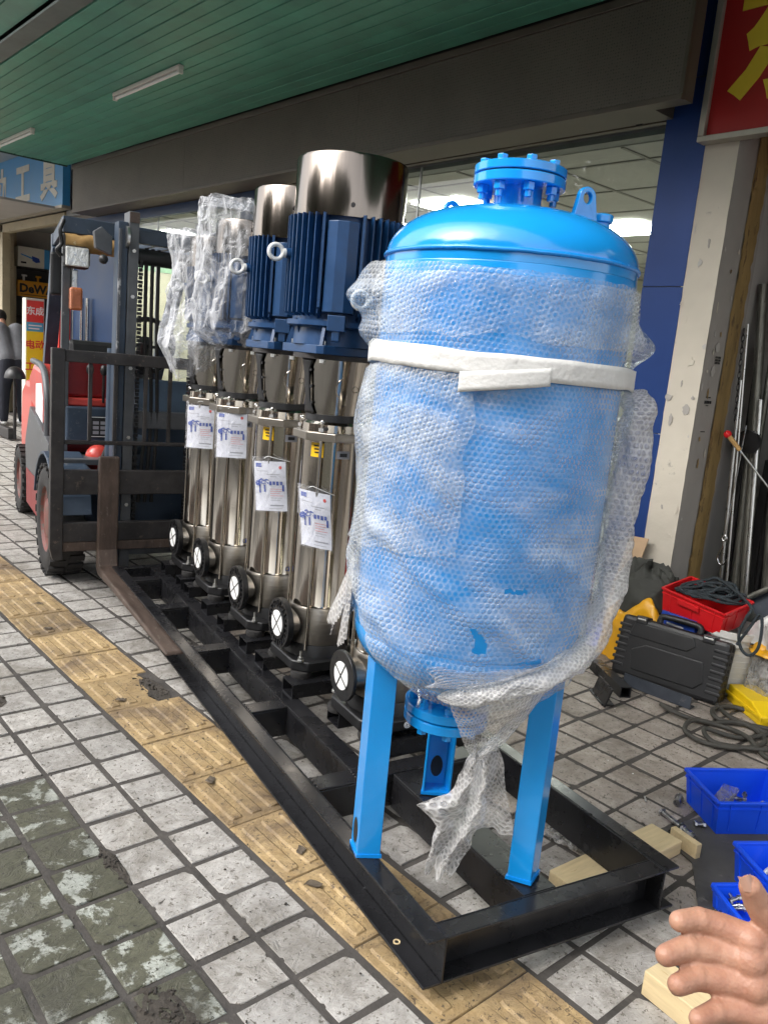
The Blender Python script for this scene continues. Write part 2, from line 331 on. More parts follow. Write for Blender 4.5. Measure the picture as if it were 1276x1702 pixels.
# ------------------------------------------------------------------ mesh helpers
def frame_of(d):
    d = Vector(d).normalized()
    a = Vector((0, 0, 1)) if abs(d.z) < .9 else Vector((1, 0, 0))
    x = a.cross(d).normalized(); return x, d.cross(x), d
class MB:
    def __init__(s, off=(0, 0, 0)): s.v = []; s.f = []; s.uv = None; s.o = Vector(off)
    def add(s, vs, fs):
        k = len(s.v); s.v += [tuple(Vector(p)-s.o) for p in vs]; s.f += [tuple(i+k for i in f) for f in fs]; return s
    def box(s, x0, x1, y0, y1, z0, z1):
        return s.add([(x0, y0, z0), (x1, y0, z0), (x1, y1, z0), (x0, y1, z0), (x0, y0, z1), (x1, y0, z1), (x1, y1, z1), (x0, y1, z1)],
                     [(3, 2, 1, 0), (4, 5, 6, 7), (0, 1, 5, 4), (1, 2, 6, 5), (2, 3, 7, 6), (3, 0, 4, 7)])
    def obox(s, c, ax, ay, az, hx, hy, hz, tx=1, ty=1):
        c = Vector(c); ax = Vector(ax); ay = Vector(ay); az = Vector(az); vs = []
        for k in (-1, 1):
            fx, fy = (tx, ty) if k > 0 else (1, 1)
            for a, b in ((-1, -1), (1, -1), (1, 1), (-1, 1)): vs.append(c+ax*hx*a*fx+ay*hy*b*fy+az*hz*k)
        return s.add(vs, [(3, 2, 1, 0), (4, 5, 6, 7), (0, 1, 5, 4), (1, 2, 6, 5), (2, 3, 7, 6), (3, 0, 4, 7)])
    def bar(s, p0, p1, w, h, upv=(0, 0, 1)):
        p0 = Vector(p0); p1 = Vector(p1); d = (p1-p0); l = d.length; d.normalize(); u_ = Vector(upv)
        sx = d.cross(u_)
        if sx.length < 1e-4: sx = d.cross(Vector((1, 0, 0)))
        sx.normalize(); sz = sx.cross(d)
        return s.obox((p0+p1)/2, sx, d, sz, w/2, l/2, h/2)
    def cyl(s, p0, p1, r0, r1=None, n=24, cap=True):
        if r1 is None: r1 = r0
        p0 = Vector(p0); p1 = Vector(p1); x, y, d = frame_of(p1-p0); vs = []
        for p, r in ((p0, r0), (p1, r1)):
            for i in range(n): a = 2*pi*i/n; vs.append(p+x*cos(a)*r+y*sin(a)*r)
        fs = [(i, (i+1) % n, n+(i+1) % n, n+i) for i in range(n)]
        if cap: fs += [tuple(range(n-1, -1, -1)), tuple(range(n, 2*n))]
        return s.add(vs, fs)
    def ring(s, p0, p1, ro, ri, n=32):
        p0 = Vector(p0); p1 = Vector(p1); x, y, d = frame_of(p1-p0); vs = []
        for p, r in ((p0, ro), (p1, ro), (p1, ri), (p0, ri)):
            for i in range(n): a = 2*pi*i/n; vs.append(p+x*cos(a)*r+y*sin(a)*r)
        fs = []
        for k in range(4):
            k2 = (k+1) % 4
            fs += [(k*n+i, k*n+(i+1) % n, k2*n+(i+1) % n, k2*n+i) for i in range(n)]
        return s.add(vs, fs)
    def lathe(s, prof, n=48, c=(0, 0), a0=0, a1=2*pi):
        full = abs(a1-a0-2*pi) < 1e-6; m_ = n if full else n+1; vs = []
        for r, z in prof:
            for i in range(m_): a = a0+(a1-a0)*i/n; vs.append((c[0]+r*cos(a), c[1]+r*sin(a), z))
        fs = []
        for k in range(len(prof)-1):
            for i in range(n): j = (i+1) % m_; fs.append((k*m_+i, k*m_+j, (k+1)*m_+j, (k+1)*m_+i))
        return s.add(vs, fs)
    def tube(s, pts, r, n=8, closed=False, cap=True):
        pts = [Vector(p) for p in pts]; N = len(pts); vs = []
        prev = None
        for i, p in enumerate(pts):
            if closed: d = pts[(i+1) % N]-pts[i-1]
            else: d = pts[min(i+1, N-1)]-pts[max(i-1, 0)]
            if d.length < 1e-9: d = Vector((0, 0, 1))
            d.normalize()
            if prev is None: x, y, _ = frame_of(d)
            else:
                x = prev-d*prev.dot(d)
                if x.length < 1e-6: x, _, _ = frame_of(d)
                x.normalize(); y = d.cross(x)
            prev = x; rr = r(i/(N-1)) if callable(r) else r
            for k in range(n): a = 2*pi*k/n; vs.append(p+x*cos(a)*rr+y*sin(a)*rr)
        fs = []
        for i in range(N if closed else N-1):
            j = (i+1) % N
            fs += [(i*n+k, i*n+(k+1) % n, j*n+(k+1) % n, j*n+k) for k in range(n)]
        if cap and not closed: fs += [tuple(range(n-1, -1, -1)), tuple((N-1)*n+k for k in range(n))]
        return s.add(vs, fs)
    def prism(s, poly, o, ax, ay, h):
        o = Vector(o); ax = Vector(ax); ay = Vector(ay); nz = ax.cross(ay).normalized(); N = len(poly)
        vs = [o+ax*a+ay*b for a, b in poly]+[o+ax*a+ay*b+nz*h for a, b in poly]
        return s.add(vs, [tuple(range(N-1, -1, -1)), tuple(range(N, 2*N))]+[(i, (i+1) % N, N+(i+1) % N, N+i) for i in range(N)])
    def sheet(s, fn, nu, nv, closed=False):
        vs = []; fs = []
        for j in range(nv+1):
            for i in range(nu if closed else nu+1): vs.append(fn(i/nu, j/nv))
        w = nu if closed else nu+1
        for j in range(nv):
            for i in range(nu): i2 = (i+1) % w; fs.append((j*w+i, j*w+i2, (j+1)*w+i2, (j+1)*w+i))
        return s.add(vs, fs)
    def ball(s, c, rx, ry=None, rz=None, nu=20, nv=12, rot=None):
        ry = rx if ry is None else ry; rz = rx if rz is None else rz; c = Vector(c); R = rot or Matrix.Identity(3)
        vs = [c+R@Vector((0, 0, -rz))]
        for j in range(1, nv):
            t = -pi/2+pi*j/nv
            for i in range(nu): a = 2*pi*i/nu; vs.append(c+R@Vector((rx*cos(t)*cos(a), ry*cos(t)*sin(a), rz*sin(t))))
        vs.append(c+R@Vector((0, 0, rz))); fs = []
        for i in range(nu): fs.append((0, 1+(i+1) % nu, 1+i))
        for j in range(nv-2):
            for i in range(nu): fs.append((1+j*nu+i, 1+j*nu+(i+1) % nu, 1+(j+1)*nu+(i+1) % nu, 1+(j+1)*nu+i))
        t = len(vs)-1
        for i in range(nu): fs.append((t, 1+(nv-2)*nu+i, 1+(nv-2)*nu+(i+1) % nu))
        return s.add(vs, fs)
    def mesh(s, name):
        me = bpy.data.meshes.new(name); me.from_pydata(s.v, [], s.f); me.update(); return me
    def build(s, name, m, parent=None, smooth=0, bevel=0, loc=None, rot=None, seg=2):
        me = s.mesh(name)
        if smooth:
            me.shade_smooth(); me.set_sharp_from_angle(angle=radians(smooth))
        return link(name, me, m, parent, bevel, loc, rot, seg)
def link(name, me, m, parent=None, bevel=0, loc=None, rot=None, seg=2):
    if m is not None and not me.materials: me.materials.append(MATS[m])
    o = bpy.data.objects.new(name, me); COL.objects.link(o)
    if parent is not None: o.parent = parent
    if loc is not None: o.location = loc
    if rot is not None: o.rotation_euler = rot
    if bevel:
        b = o.modifiers.new('bevel', 'BEVEL'); b.width = bevel; b.segments = seg; b.limit_method = 'ANGLE'; b.angle_limit = radians(40); b.harden_normals = False
    return o
def tag(o, label=None, cat=None, group=None, kind=None):
    if label: o['label'] = label
    if cat: o['category'] = cat
    if group: o['group'] = group
    if kind: o['kind'] = kind
    return o
def thing(name, label, cat, loc=(0, 0, 0), rz=0, group=None):
    o = bpy.data.objects.new(name, None); COL.objects.link(o); o.location = loc; o.rotation_euler = (0, 0, rz); o.empty_display_size = .1
    return tag(o, label, cat, group)
def text(name, body, size, m, parent, o, ax, ay, extrude=.0008, bold=0, align='CENTER', sx=1.0):
    """flat lettering turned into a mesh, laid at o along ax / ay"""
    cu = bpy.data.curves.new('t', 'FONT'); cu.body = body; cu.size = size; cu.extrude = extrude; cu.offset = bold; cu.align_x = align; cu.align_y = 'CENTER'; cu.resolution_u = 2
    ob = bpy.data.objects.new('t', cu); COL.objects.link(ob)
    dg = bpy.context.evaluated_depsgraph_get(); me = bpy.data.meshes.new_from_object(ob.evaluated_get(dg))
    bpy.data.objects.remove(ob); bpy.data.curves.remove(cu)
    ax = Vector(ax).normalized(); ay = Vector(ay).normalized(); az = ax.cross(ay); o = Vector(o)
    for vv in me.vertices: c = vv.co.copy(); vv.co = o+ax*c.x*sx+ay*c.y+az*c.z
    me.materials.clear(); me.name = name
    return link(name, me, m, parent)
def nse(x, y, z, s=1.0): return noise.noise(Vector((x*s, y*s, z*s)))
def fbm(x, y, z, s=1.0, o=4):
    t = 0; a = 1
    for k in range(o): t += a*noise.noise(Vector((x*s, y*s, z*s+k*7.3))); a *= .5; s *= 2.03
    return t
def ridge(x, y, z, s=1.0, o=4):
    t = 0; a = 1
    for k in range(o): t += a*(1-abs(noise.noise(Vector((x*s+k*3.1, y*s, z*s+k*7.3))))*2); a *= .5; s *= 2.1
    return t/2
def smooth_pts(pts, k=8, closed=False):
    pts = [Vector(p) for p in pts]; N = len(pts); out = []
    rng = range(N) if closed else range(N-1)
    for i in rng:
        if closed: a, b, c, d = pts[i-1], pts[i], pts[(i+1) % N], pts[(i+2) % N]
        else: a, b, c, d = pts[max(i-1, 0)], pts[i], pts[i+1], pts[min(i+2, N-1)]
        for j in range(k):
            t = j/k; out.append(.5*((2*b)+(c-a)*t+(2*a-5*b+4*c-d)*t*t+(3*b-a-3*c+d)*t**3))
    if not closed: out.append(pts[-1])
    return out

# skid frame axes: u runs away from the camera along the skid, v across it towards the shop
UA = radians(169.5); A0 = Vector((-1.10, 1.247, 0)); RZ = radians(79.5)
UV_u = Vector((cos(UA), sin(UA), 0)); UV_v = Vector((cos(RZ), sin(RZ), 0))
def XY(u, v, z=0): return A0+UV_u*u+UV_v*v+Vector((0, 0, z))

# ------------------------------------------------------------------ ground and paving
tag(MB().box(-300, 300, -300, 300, -.14, -.12).build('ground', 'concrete_road'), kind='structure')
pav = tag(MB().box(-40, 12, -2.6, 12, -.119, -.0045).build('pavement', 'grout'), kind='structure')
PX, PYL, PYR = .1762, .1745, .1742
def tile_mesh(name, sx, sy, m, th=.02, ch=.0022):
    b = MB(); hx, hy = sx/2, sy/2; j = lambda: random.uniform(-.0025, .0025)
    q = [(-hx, -hy), (hx, -hy), (hx, hy), (-hx, hy)]
    vs = [(x+j(), y+j(), -th) for x, y in q]+[(x+j(), y+j(), -ch) for x, y in q]+[(x-ch*(1 if x > 0 else -1)+j(), y-ch*(1 if y > 0 else -1)+j(), 0) for x, y in q]
    b.add(vs, [(8, 9, 10, 11)]+[(k, (k+1) % 4, 4+(k+1) % 4, 4+k) for k in range(4)]+[(4+k, 4+(k+1) % 4, 8+(k+1) % 4, 8+k) for k in range(4)])
    me = b.mesh(name); me.materials.append(MATS[m]); return me
def chipped_mesh(name, sx, sy, m, seed):
    rr = random.Random(seed); hx, hy = sx/2, sy/2; q = rr.uniform(.012, .035); w2 = rr.uniform(.012, .03)
    poly = [(-hx, -hy), (hx-q, -hy), (hx-q*.6, -hy+w2*.35), (hx-q*.15, -hy+w2*.6), (hx, -hy+w2), (hx, hy), (-hx*.1, hy), (-hx*.18, hy-.006), (-hx*.3, hy-.004), (-hx*.36, hy), (-hx, hy)]
    N = len(poly); b = MB(); b.add([(x, y, -.02) for x, y in poly]+[(x, y, -.002) for x, y in poly]+[(x*.985, y*.985, 0) for x, y in poly], [tuple(range(2*N, 3*N))]+[(i, (i+1) % N, N+(i+1) % N, N+i) for i in range(N)]+[(N+i, N+(i+1) % N, 2*N+(i+1) % N, 2*N+i) for i in range(N)])
    me = b.mesh(name); me.materials.append(MATS[m]); return me
TM = {k: [tile_mesh('paving_tile', .1565, .1535, k) for _ in range(5)]+[chipped_mesh('paving_tile', .1565, .1535, k, 3*i+len(k)) for i in range(3)] for k in ('tile_white', 'tile_mossy', 'tile_brown')}
def px_of(p):
    d = Vector(p)-Vector((0, 0, 1.5)); z = d.dot(fw)
    if z < .1: return None
    f = 1341.8; return 638+f*d.dot(rt2)/z, 851-f*d.dot(up2)/z, z
cells = []
ys = [.9725+PYL*(.5)+.002-PYL*k for k in range(0, 18)]        # rows on the road side of the tactile strip
ys = [(1.06+1.236)/2]+[1.06-.0873-PYL*k for k in range(0, 16)]
ysr = [1.563+PYR*(k+.5)+.004 for k in range(0, 15)]
for rows, side in ((ys, 0), (ysr, 1)):
    for y in rows:
        for k in range(-12, 150):
            x = -1.349-PX*(k+.5)
            if x > 1.3 or x < -19: continue
            if side and y > 4.15: continue
            kind = 'tile_white'
            if not side and y < .89:
                lim = -2.75+.25*sin(y*9)
                if x > lim: kind = 'tile_mossy'
            if side and y > 2.05 and x > -3.6: kind = 'tile_brown'
            p = px_of((x, y, 0)); vis = p is not None and -40 < p[0] < 1316 and -40 < p[1] < 1742
            cells.append(((p[2] if vis else 99+abs(x)), x, y, kind))
cells.sort()
rest = {}
for i, (dist, x, y, kind) in enumerate(cells):
    me = random.choice(TM[kind]); rz = random.choice((0, pi))+random.uniform(-.014, .014)
    dz = random.uniform(-.0035, .0015); tx, ty = random.uniform(-.008, .008), random.uniform(-.008, .008)
    jx, jy = random.uniform(-.0025, .0025), random.uniform(-.0025, .0025)
    if i < 298:
        o = link('paving_tile', me, None, pav, loc=(x+jx, y+jy, dz), rot=(tx, ty, rz))
    else:
        M = Matrix.Translation((x+jx, y+jy, dz)) @ Matrix.Rotation(rz, 4, 'Z')
        rest.setdefault(kind, MB()).add([M @ v.co for v in me.vertices], [tuple(p.vertices) for p in me.polygons])
for k, b in rest.items(): tag(b.build('paving_tiles', k, pav), kind='stuff')
# yellow tactile strip: square slabs with four raised bars each
def tactile_mesh(broken=False):
    b = MB(); L2, W2 = .1565, .1545; c = .003
    if broken:
        poly = [(-L2, -W2), (L2, -W2), (L2, .06), (.09, .045), (.03, .075), (-.05, .07), (-.09, .105), (-L2, .10)]
        N = len(poly)
        b.add([(x, y, -.02) for x, y in poly]+[(x, y, .001) for x, y in poly], [tuple(range(N, 2*N))]+[(i, (i+1) % N, N+(i+1) % N, N+i) for i in range(N)])
    else:
        q = [(-L2, -W2), (L2, -W2), (L2, W2), (-L2, W2)]
        b.add([(x, y, -.02) for x, y in q]+[(x, y, -c) for x, y in q]+[(x*.985, y*.985, .001) for x, y in q],
              [(8, 9, 10, 11)]+[(k, (k+1) % 4, 4+(k+1) % 4, 4+k) for k in range(4)]+[(4+k, 4+(k+1) % 4, 8+(k+1) % 4, 8+k) for k in range(4)])
    for i in range(4):
        y = -.108+.072*i
        if broken and i >= 2: continue
        hx, hw = .128, .0165
        top = [(-hx, -hw), (-hx+.012, -hw-.004), (hx-.012, -hw-.004), (hx, -hw), (hx, hw), (hx-.012, hw+.004), (-hx+.012, hw+.004), (-hx, hw)]
        N = 8
        b.add([(x*1.02, y+yy*1.18, .0006) for x, yy in top]+[(x, y+yy*.8, .006) for x, yy in top], [tuple(range(N, 2*N))]+[(k, (k+1) % N, N+(k+1) % N, N+k) for k in range(N)])
    me = b.mesh('tactile_slab'); me.materials.append(MATS['tile_yellow']); return me
tm_ok, tm_br = tactile_mesh(), tactile_mesh(True)
for k in range(-8, 46):
    x = -1.346-.3165*(k+.5)
    me = tm_br if k == 5 else tm_ok
    link('tactile_slab', me, None, pav, loc=(x+random.uniform(-.002, .002), 1.4005+random.uniform(-.003, .003), random.uniform(-.001, .002)), rot=(random.uniform(-.006, .006), random.uniform(-.006, .006), random.uniform(-.006, .006)))
# crumbs of soil where slabs are broken, and a rough cement patch among the mossy tiles
def rubble(name, cx, cy, rx, ry, n, m, z=.0):
    b = MB()
    b.sheet(lambda a, t: (cx+rx*(.25+.75*t)*cos(2*pi*a)*(1+.25*nse(cx+cos(2*pi*a), sin(2*pi*a), 3, 2)), cy+ry*(.25+.75*t)*sin(2*pi*a)*(1+.25*nse(cos(2*pi*a), cy+sin(2*pi*a), 5, 2)), z+(1-t)*.004+.003*nse(a*9, t*5, 1)), 28, 6, True)
    for _ in range(n):
        a, r = random.uniform(0, 2*pi), random.uniform(0, 1.05); q = random.uniform(.002, .008)
        b.obox((cx+rx*r*cos(a), cy+ry*r*sin(a), z+q*.4), (cos(a*3), sin(a*3), .2), (-sin(a*3), cos(a*3), .1), (0, 0, 1), q, q*.7, q*.5, .7, .6)
    return tag(b.build(name, m, pav, smooth=40), kind='stuff')
rubble('loose_soil', -3.06, 1.50, .15, .05, 60, 'soil', -.001)
rubble('loose_soil', -1.42, .76, .10, .055, 70, 'soil', .0)
rubble('loose_soil', -3.25, .90, .08, .05, 40, 'soil', .001)
rubble('loose_soil', -2.0, .88, .10, .02, 40, 'soil', .0)
# fallen leaves trodden into the strip
for i, (x, y) in enumerate(((-3.95, 1.36), (-3.0, 1.33), (-2.25, 1.33), (-1.60, 1.30), (-4.35, 1.45), (-1.75, 1.36))):
    b = MB(); L = random.uniform(.03, .055)
    b.sheet(lambda a, t: ((a-.5)*L, (t-.5)*L*.6*(1-(2*a-1)**2)+.004*sin(a*7), .004+.006*abs(nse(a*3, t*3, i+.5))), 8, 4)
    tag(b.build('fallen_leaf', 'bark', None, loc=(x, y, .006), rot=(0, 0, random.uniform(0, 6))),
        ['dry brown leaf trodden onto the yellow strip near the forklift wheel', 'small dry leaf on yellow slab beside the broken slab', 'dark leaf scrap on yellow strip beside middle of black frame', 'dark leaf scrap on yellow strip left of the blue leg', 'small brown leaf scrap on the yellow strip farthest up', 'dark leaf crumb on yellow strip close to the frame edge'][i], 'leaf', 'leaf litter on the tactile strip')

# ------------------------------------------------------------------ canopy with green slatted soffit
can = thing('canopy', 'green slatted canopy soffit hanging over the shop front', 'canopy', (-5, 3, 3.47))
CO = (-5, 3, 3.47)
n_sl = 17; w = (3.89-2.10)/n_sl
for k in range(n_sl):
    y0 = 2.10+k*w
    MB(CO).box(-10.82, 3.5, y0+.004, y0+w-.004, 3.470+random.uniform(-.002, .002), 3.492).build('slat', 'green_soffit', can, bevel=.003)
MB(CO).box(-10.82, 3.5, 1.98, 3.89, 3.495, 3.51).build('backing_board', 'green_dark', can)
MB(CO).box(-10.82, 3.5, 1.95, 2.094, 3.475, 3.494).build('edge_trim', 'grey_green', can, bevel=.004)
# outer slats slope up to the street edge and catch the sky
for k in range(7):
    a0, a1 = k/7, (k+1)/7
    p = [(1.96-.96*a0-.004, 3.53+.42*a0), (1.96-.96*a1+.004, 3.53+.42*a1)]
    b = MB(CO); b.add([(-10.82, p[0][0], p[0][1]), (3.5, p[0][0], p[0][1]), (3.5, p[1][0], p[1][1]), (-10.82, p[1][0], p[1][1]),
                       (-10.82, p[0][0], p[0][1]+.02), (3.5, p[0][0], p[0][1]+.02), (3.5, p[1][0], p[1][1]+.02), (-10.82, p[1][0], p[1][1]+.02)],
                      [(0, 1, 2, 3), (7, 6, 5, 4), (0, 4, 5, 1), (1, 5, 6, 2), (2, 6, 7, 3), (3, 7, 4, 0)])
    b.build('outer_slat', 'green_soffit', can)
MB(CO).box(-10.82, 3.5, .98, 1.0, 3.96, 4.1).build('street_fascia', 'green_soffit', can)
MB(CO).box(-10.86, -10.822, .98, 3.89, 3.46, 4.1).build('end_board', 'green_dark', can)
MB(CO).box(-10.86, 3.5, .98, 4.2, 4.10, 4.14).build('roof_sheet', 'grey_green', can)
def tube_lamp(x0, x1, y, label):
    t = thing('tube_lamp', label, 'lamp', ((x0+x1)/2, y, 3.468), 0, 'tube lamps on the soffit'); c = ((x0+x1)/2, y, 3.468)
    MB(c).box(x0, x1, y-.022, y+.022, 3.44, 3.468).build('batten', 'tube_white', t, bevel=.004)
    MB(c).cyl((x0+.03, y, 3.425), (x1-.03, y, 3.425), .013, n=12).build('tube', 'white_cap', t, smooth=40)
    for xx in (x0+.012, x1-.012): MB(c).box(xx-.012, xx+.012, y-.018, y+.018, 3.408, 3.439).build('holder', 'tube_white', t, bevel=.003)
tube_lamp(-7.19, -5.99, 2.97, 'unlit white tube lamp in the middle of the green soffit')
tube_lamp(-10.35, -9.20, 2.95, 'unlit white tube lamp at the far left end of the soffit')

# ------------------------------------------------------------------ shop front: mesh box, header, blue column, glass, lit room
bd = thing('shop_building', 'glass fronted shop with brown mesh shutter box and blue columns', 'building', (-6.5, 4.2, 0)); BO = (-6.5, 4.2, 0)
mt, n, L, b_, out = newmat('box_mesh')                       # expanded-metal face
tc = n.new('ShaderNodeTexCoord'); mp = n.new('ShaderNodeMapping'); mp.inputs['Scale'].default_value = (60, 60, 60); L.new(tc.outputs['Object'], mp.inputs[0])
ck = n.new('ShaderNodeTexVoronoi'); ck.inputs['Randomness'].default_value = .1; ck.inputs['Scale'].default_value = 1; L.new(mp.outputs[0], ck.inputs[0])
nz = n.new('ShaderNodeTexNoise'); nz.inputs['Scale'].default_value = 2.2; nz.inputs['Detail'].default_value = 5; L.new(tc.outputs['Object'], nz.inputs[0])
rp = n.new('ShaderNodeValToRGB'); rp.color_ramp.elements[0].color = (.03, .025, .02, 1); rp.color_ramp.elements[1].color = (.14, .117, .092, 1)
rp.color_ramp.elements[0].position = .28; rp.color_ramp.elements[1].position = .42; L.new(ck.outputs[0], rp.inputs[0])
mx = n.new('ShaderNodeMix'); mx.data_type = 'RGBA'; mx.blend_type = 'MULTIPLY'; mx.inputs['Factor'].default_value = .5
L.new(rp.outputs[0], mx.inputs['A']); L.new(nz.outputs[0], mx.inputs['B']); L.new(mx.outputs['Result'], b_.inputs['Base Color'])
b_.inputs['Roughness'].default_value = .6
bp = n.new('ShaderNodeBump'); bp.inputs['Strength'].default_value = .4; bp.inputs['Distance'].default_value = .004; L.new(ck.outputs[0], bp.inputs['Height']); L.new(bp.outputs[0], b_.inputs['Normal'])
xs = [-10.70, -7.75, -5.05, -2.43]
for a, b in zip(xs, xs[1:]): MB(BO).box(a+.001, b-.001, 3.912, 3.93, 2.93, 3.42).build('mesh_panel', 'box_mesh', bd)
MB(BO).box(-10.72, -2.62, 3.932, 4.19, 2.905, 3.466).build('shutter_box', 'brown_box', bd)
MB(BO).box(-2.6195, -2.41, 3.932, 4.01, 2.905, 3.466).build('shutter_box_end', 'brown_box', bd)
MB(BO).box(-10.72, -2.41, 3.900, 3.9315, 2.90, 2.929).build('bottom_trim', 'brown_trim', bd, bevel=.004)
MB(BO).box(-10.72, -2.41, 3.900, 3.9315, 3.421, 3.466).build('top_trim', 'brown_trim', bd, bevel=.004)
MB(BO).box(-2.428, -2.408, 3.902, 3.9315, 2.9295, 3.4205).build('end_trim', 'brown_trim', bd)
# header under the box
MB(BO).box(-11.7, -2.63, 4.20, 4.26, 2.965, 3.05).build('header_strip', 'header_grey', bd)
MB(BO).box(-11.7, -2.63, 4.215, 4.262, 2.905, 2.962).build('header_rail', 'brown_trim', bd)
MB(BO).box(-11.7, -6.6, 4.20, 4.25, 2.80, 2.90).build('header_blue_band', 'header_blue', bd)
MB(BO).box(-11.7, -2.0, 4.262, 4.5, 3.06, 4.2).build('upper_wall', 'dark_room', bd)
# columns
def column(x0, x1, joints):
    zz = [0]+joints+[4.2]
    for a, b in zip(zz, zz[1:]): MB(BO).box(x0, x1, 4.195, 4.6, a+.002, b-.002).build('column_panel', 'column_blue', bd, bevel=.002)
    MB(BO).box(x0+.004, x1-.004, 4.2, 4.595, .01, 4.19).build('column_core', 'ink', bd)
column(-2.662, -2.410, [1.21, 2.02, 3.1])
MB(BO).box(-7.1, -6.62, 4.19, 4.4, .0, 2.90).build('mid_column', 'header_blue', bd)
# glass panes
for a, b in ((-9.66, -9.10), (-9.08, -7.12), (-6.60, -4.74), (-4.72, -2.67)):
    MB(BO).box(a, b, 4.300, 4.308, .12, 2.90).build('glass_pane', 'shop_glass', bd)
for x in (-9.67, -9.09, -4.73): MB(BO).box(x-.007, x+.007, 4.296, 4.312, .12, 2.90).build('mullion', 'alu', bd)
MB(BO).box(-9.67, -2.64, 4.28, 4.33, 0, .118).build('plinth', 'brown_trim', bd)
# glass door, its blue reflection painted as solid colour, and steel pull handles
dr = MB(BO).box(-11.66, -9.70, 4.30, 4.312, .02, 2.78).build('door', 'header_blue', bd)
for y in (-11.22, -11.02):
    MB(BO).cyl((y, 4.255, .95), (y, 4.255, 1.9), .022, n=16).build('door_handle', 'chrome', dr, smooth=40)
MB(BO).box(-9.70, -9.675, 4.29, 4.32, .02, 2.79).build('door_frame', 'alu', bd)
MB(BO).box(-11.74, -11.68, 4.25, 4.34, 0, 2.79).build('door_frame', 'alu', bd)
MB(BO).tube(smooth_pts([(-2.78, 4.19, 2.97), (-2.80, 4.185, 2.91), (-2.84, 4.182, 2.905), (-2.85, 4.184, 2.95), (-2.80, 4.185, 2.965), (-2.74, 4.185, 2.93), (-2.70, 4.19, 2.99)], 6), .005, 6).build('cable_loop', 'rubber', bd, smooth=60)
# room behind the glass
MB(BO).box(-11.7, -2.40, 4.62, 10.5, -.002, .004).build('room_floor', 'room_floor', bd)
MB(BO).box(-11.7, -2.40, 10.5, 10.6, 0, 3.0).build('room_wall', 'cream_wall', bd)
MB(BO).box(-2.42, -2.34, 4.61, 10.5, 0, 3.0).build('room_wall', 'white_wall', bd)
MB(BO).box(-11.78, -11.70, 4.35, 10.5, 0, 3.0).build('room_wall', 'cream_wall', bd)
for y in (4.9, 5.2, 5.55, 5.95, 6.5, 7.1): MB(BO).box(-11.698, -11.685, y, y+.02, 0, 2.78).build('wall_seam', 'beige_panel', bd)
MB(BO).box(-11.7, -2.64, 4.34, 4.44, 2.885, 3.055).build('gap_filler', 'header_grey', bd)  # filler added to close the gap between header and ceiling edge
MB(BO).box(-11.7, -2.43, 4.445, 10.5, 2.88, 2.92).build('room_ceiling', 'ceiling_panel', bd)
for k in range(14): MB(BO).box(-11.5+.7*k-.012, -11.5+.7*k+.012, 4.45, 10.4, 2.872, 2.8785).build('ceiling_runner', 'grid_line', bd)
for k in range(8): MB(BO).box(-11.6, -2.44, 4.75+.7*k-.012, 4.75+.7*k+.012, 2.8725, 2.8788).build('ceiling_runner', 'grid_line', bd)
for i, (x, y) in enumerate(((-4.56, 6.78), (-5.40, 5.40), (-6.9, 6.2), (-9.0, 6.2), (-5.6, 7.6), (-10.6, 5.4))):  # first two are visible panels; the rest are added to brighten the room
    MB(BO).box(x-.3, x+.3, y-.3, y+.3, 2.858, 2.8705).build('light_and_fill_panel', 'light_and_fill_panel', bd)
MB(BO).box(-11.694, -11.68, 5.0, 6.4, 2.42, 2.74).build('wall_poster', 'poster_green', bd)
# shelves and desks inside, seen through the glass
for i, (x0, x1, y0, y1, z1) in enumerate(((-6.2, -4.6, 8.4, 9.0, 1.9), (-4.0, -2.6, 9.2, 9.8, 2.1), (-8.6, -6.9, 7.2, 7.8, 1.1))):
    s_ = thing('display_shelf', ['tall shelf at the back of the lit shop', 'shelf unit in the right back corner of the lit shop', 'low counter in the middle of the lit shop'][i], 'shelf', ((x0+x1)/2, (y0+y1)/2, 0)); c = ((x0+x1)/2, (y0+y1)/2, 0)
    for xx in (x0, x1-.03): MB(c).box(xx, xx+.03, y0, y1, .005, z1).build('side_panel', 'alu', s_)
    for k in range(4): MB(c).box(x0+.031, x1-.031, y0, y1, .1+k*z1/4.2, .125+k*z1/4.2).build('shelf_board', 'white_wall', s_)

# ------------------------------------------------------------------ pillar at the right with its worn wooden door frame
pl = thing('pillar', 'peeling white plaster pillar beside the blue column', 'pillar', (-2.32, 4.3, 0)); PO = (-2.32, 4.3, 0)
def plaster(name, m, fn, nu, nv): 
    return MB(PO).sheet(fn, nu, nv).build(name, m, pl, smooth=60)
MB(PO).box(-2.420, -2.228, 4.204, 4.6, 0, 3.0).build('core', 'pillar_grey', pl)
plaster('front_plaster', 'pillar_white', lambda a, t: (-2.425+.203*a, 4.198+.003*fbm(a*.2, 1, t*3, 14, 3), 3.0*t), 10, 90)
plaster('side_plaster', 'pillar_grey', lambda a, t: (-2.221+.003*fbm(a*.2, 4, t*3, 14, 3), 4.199+.205*a, 3.0*t), 10, 90)
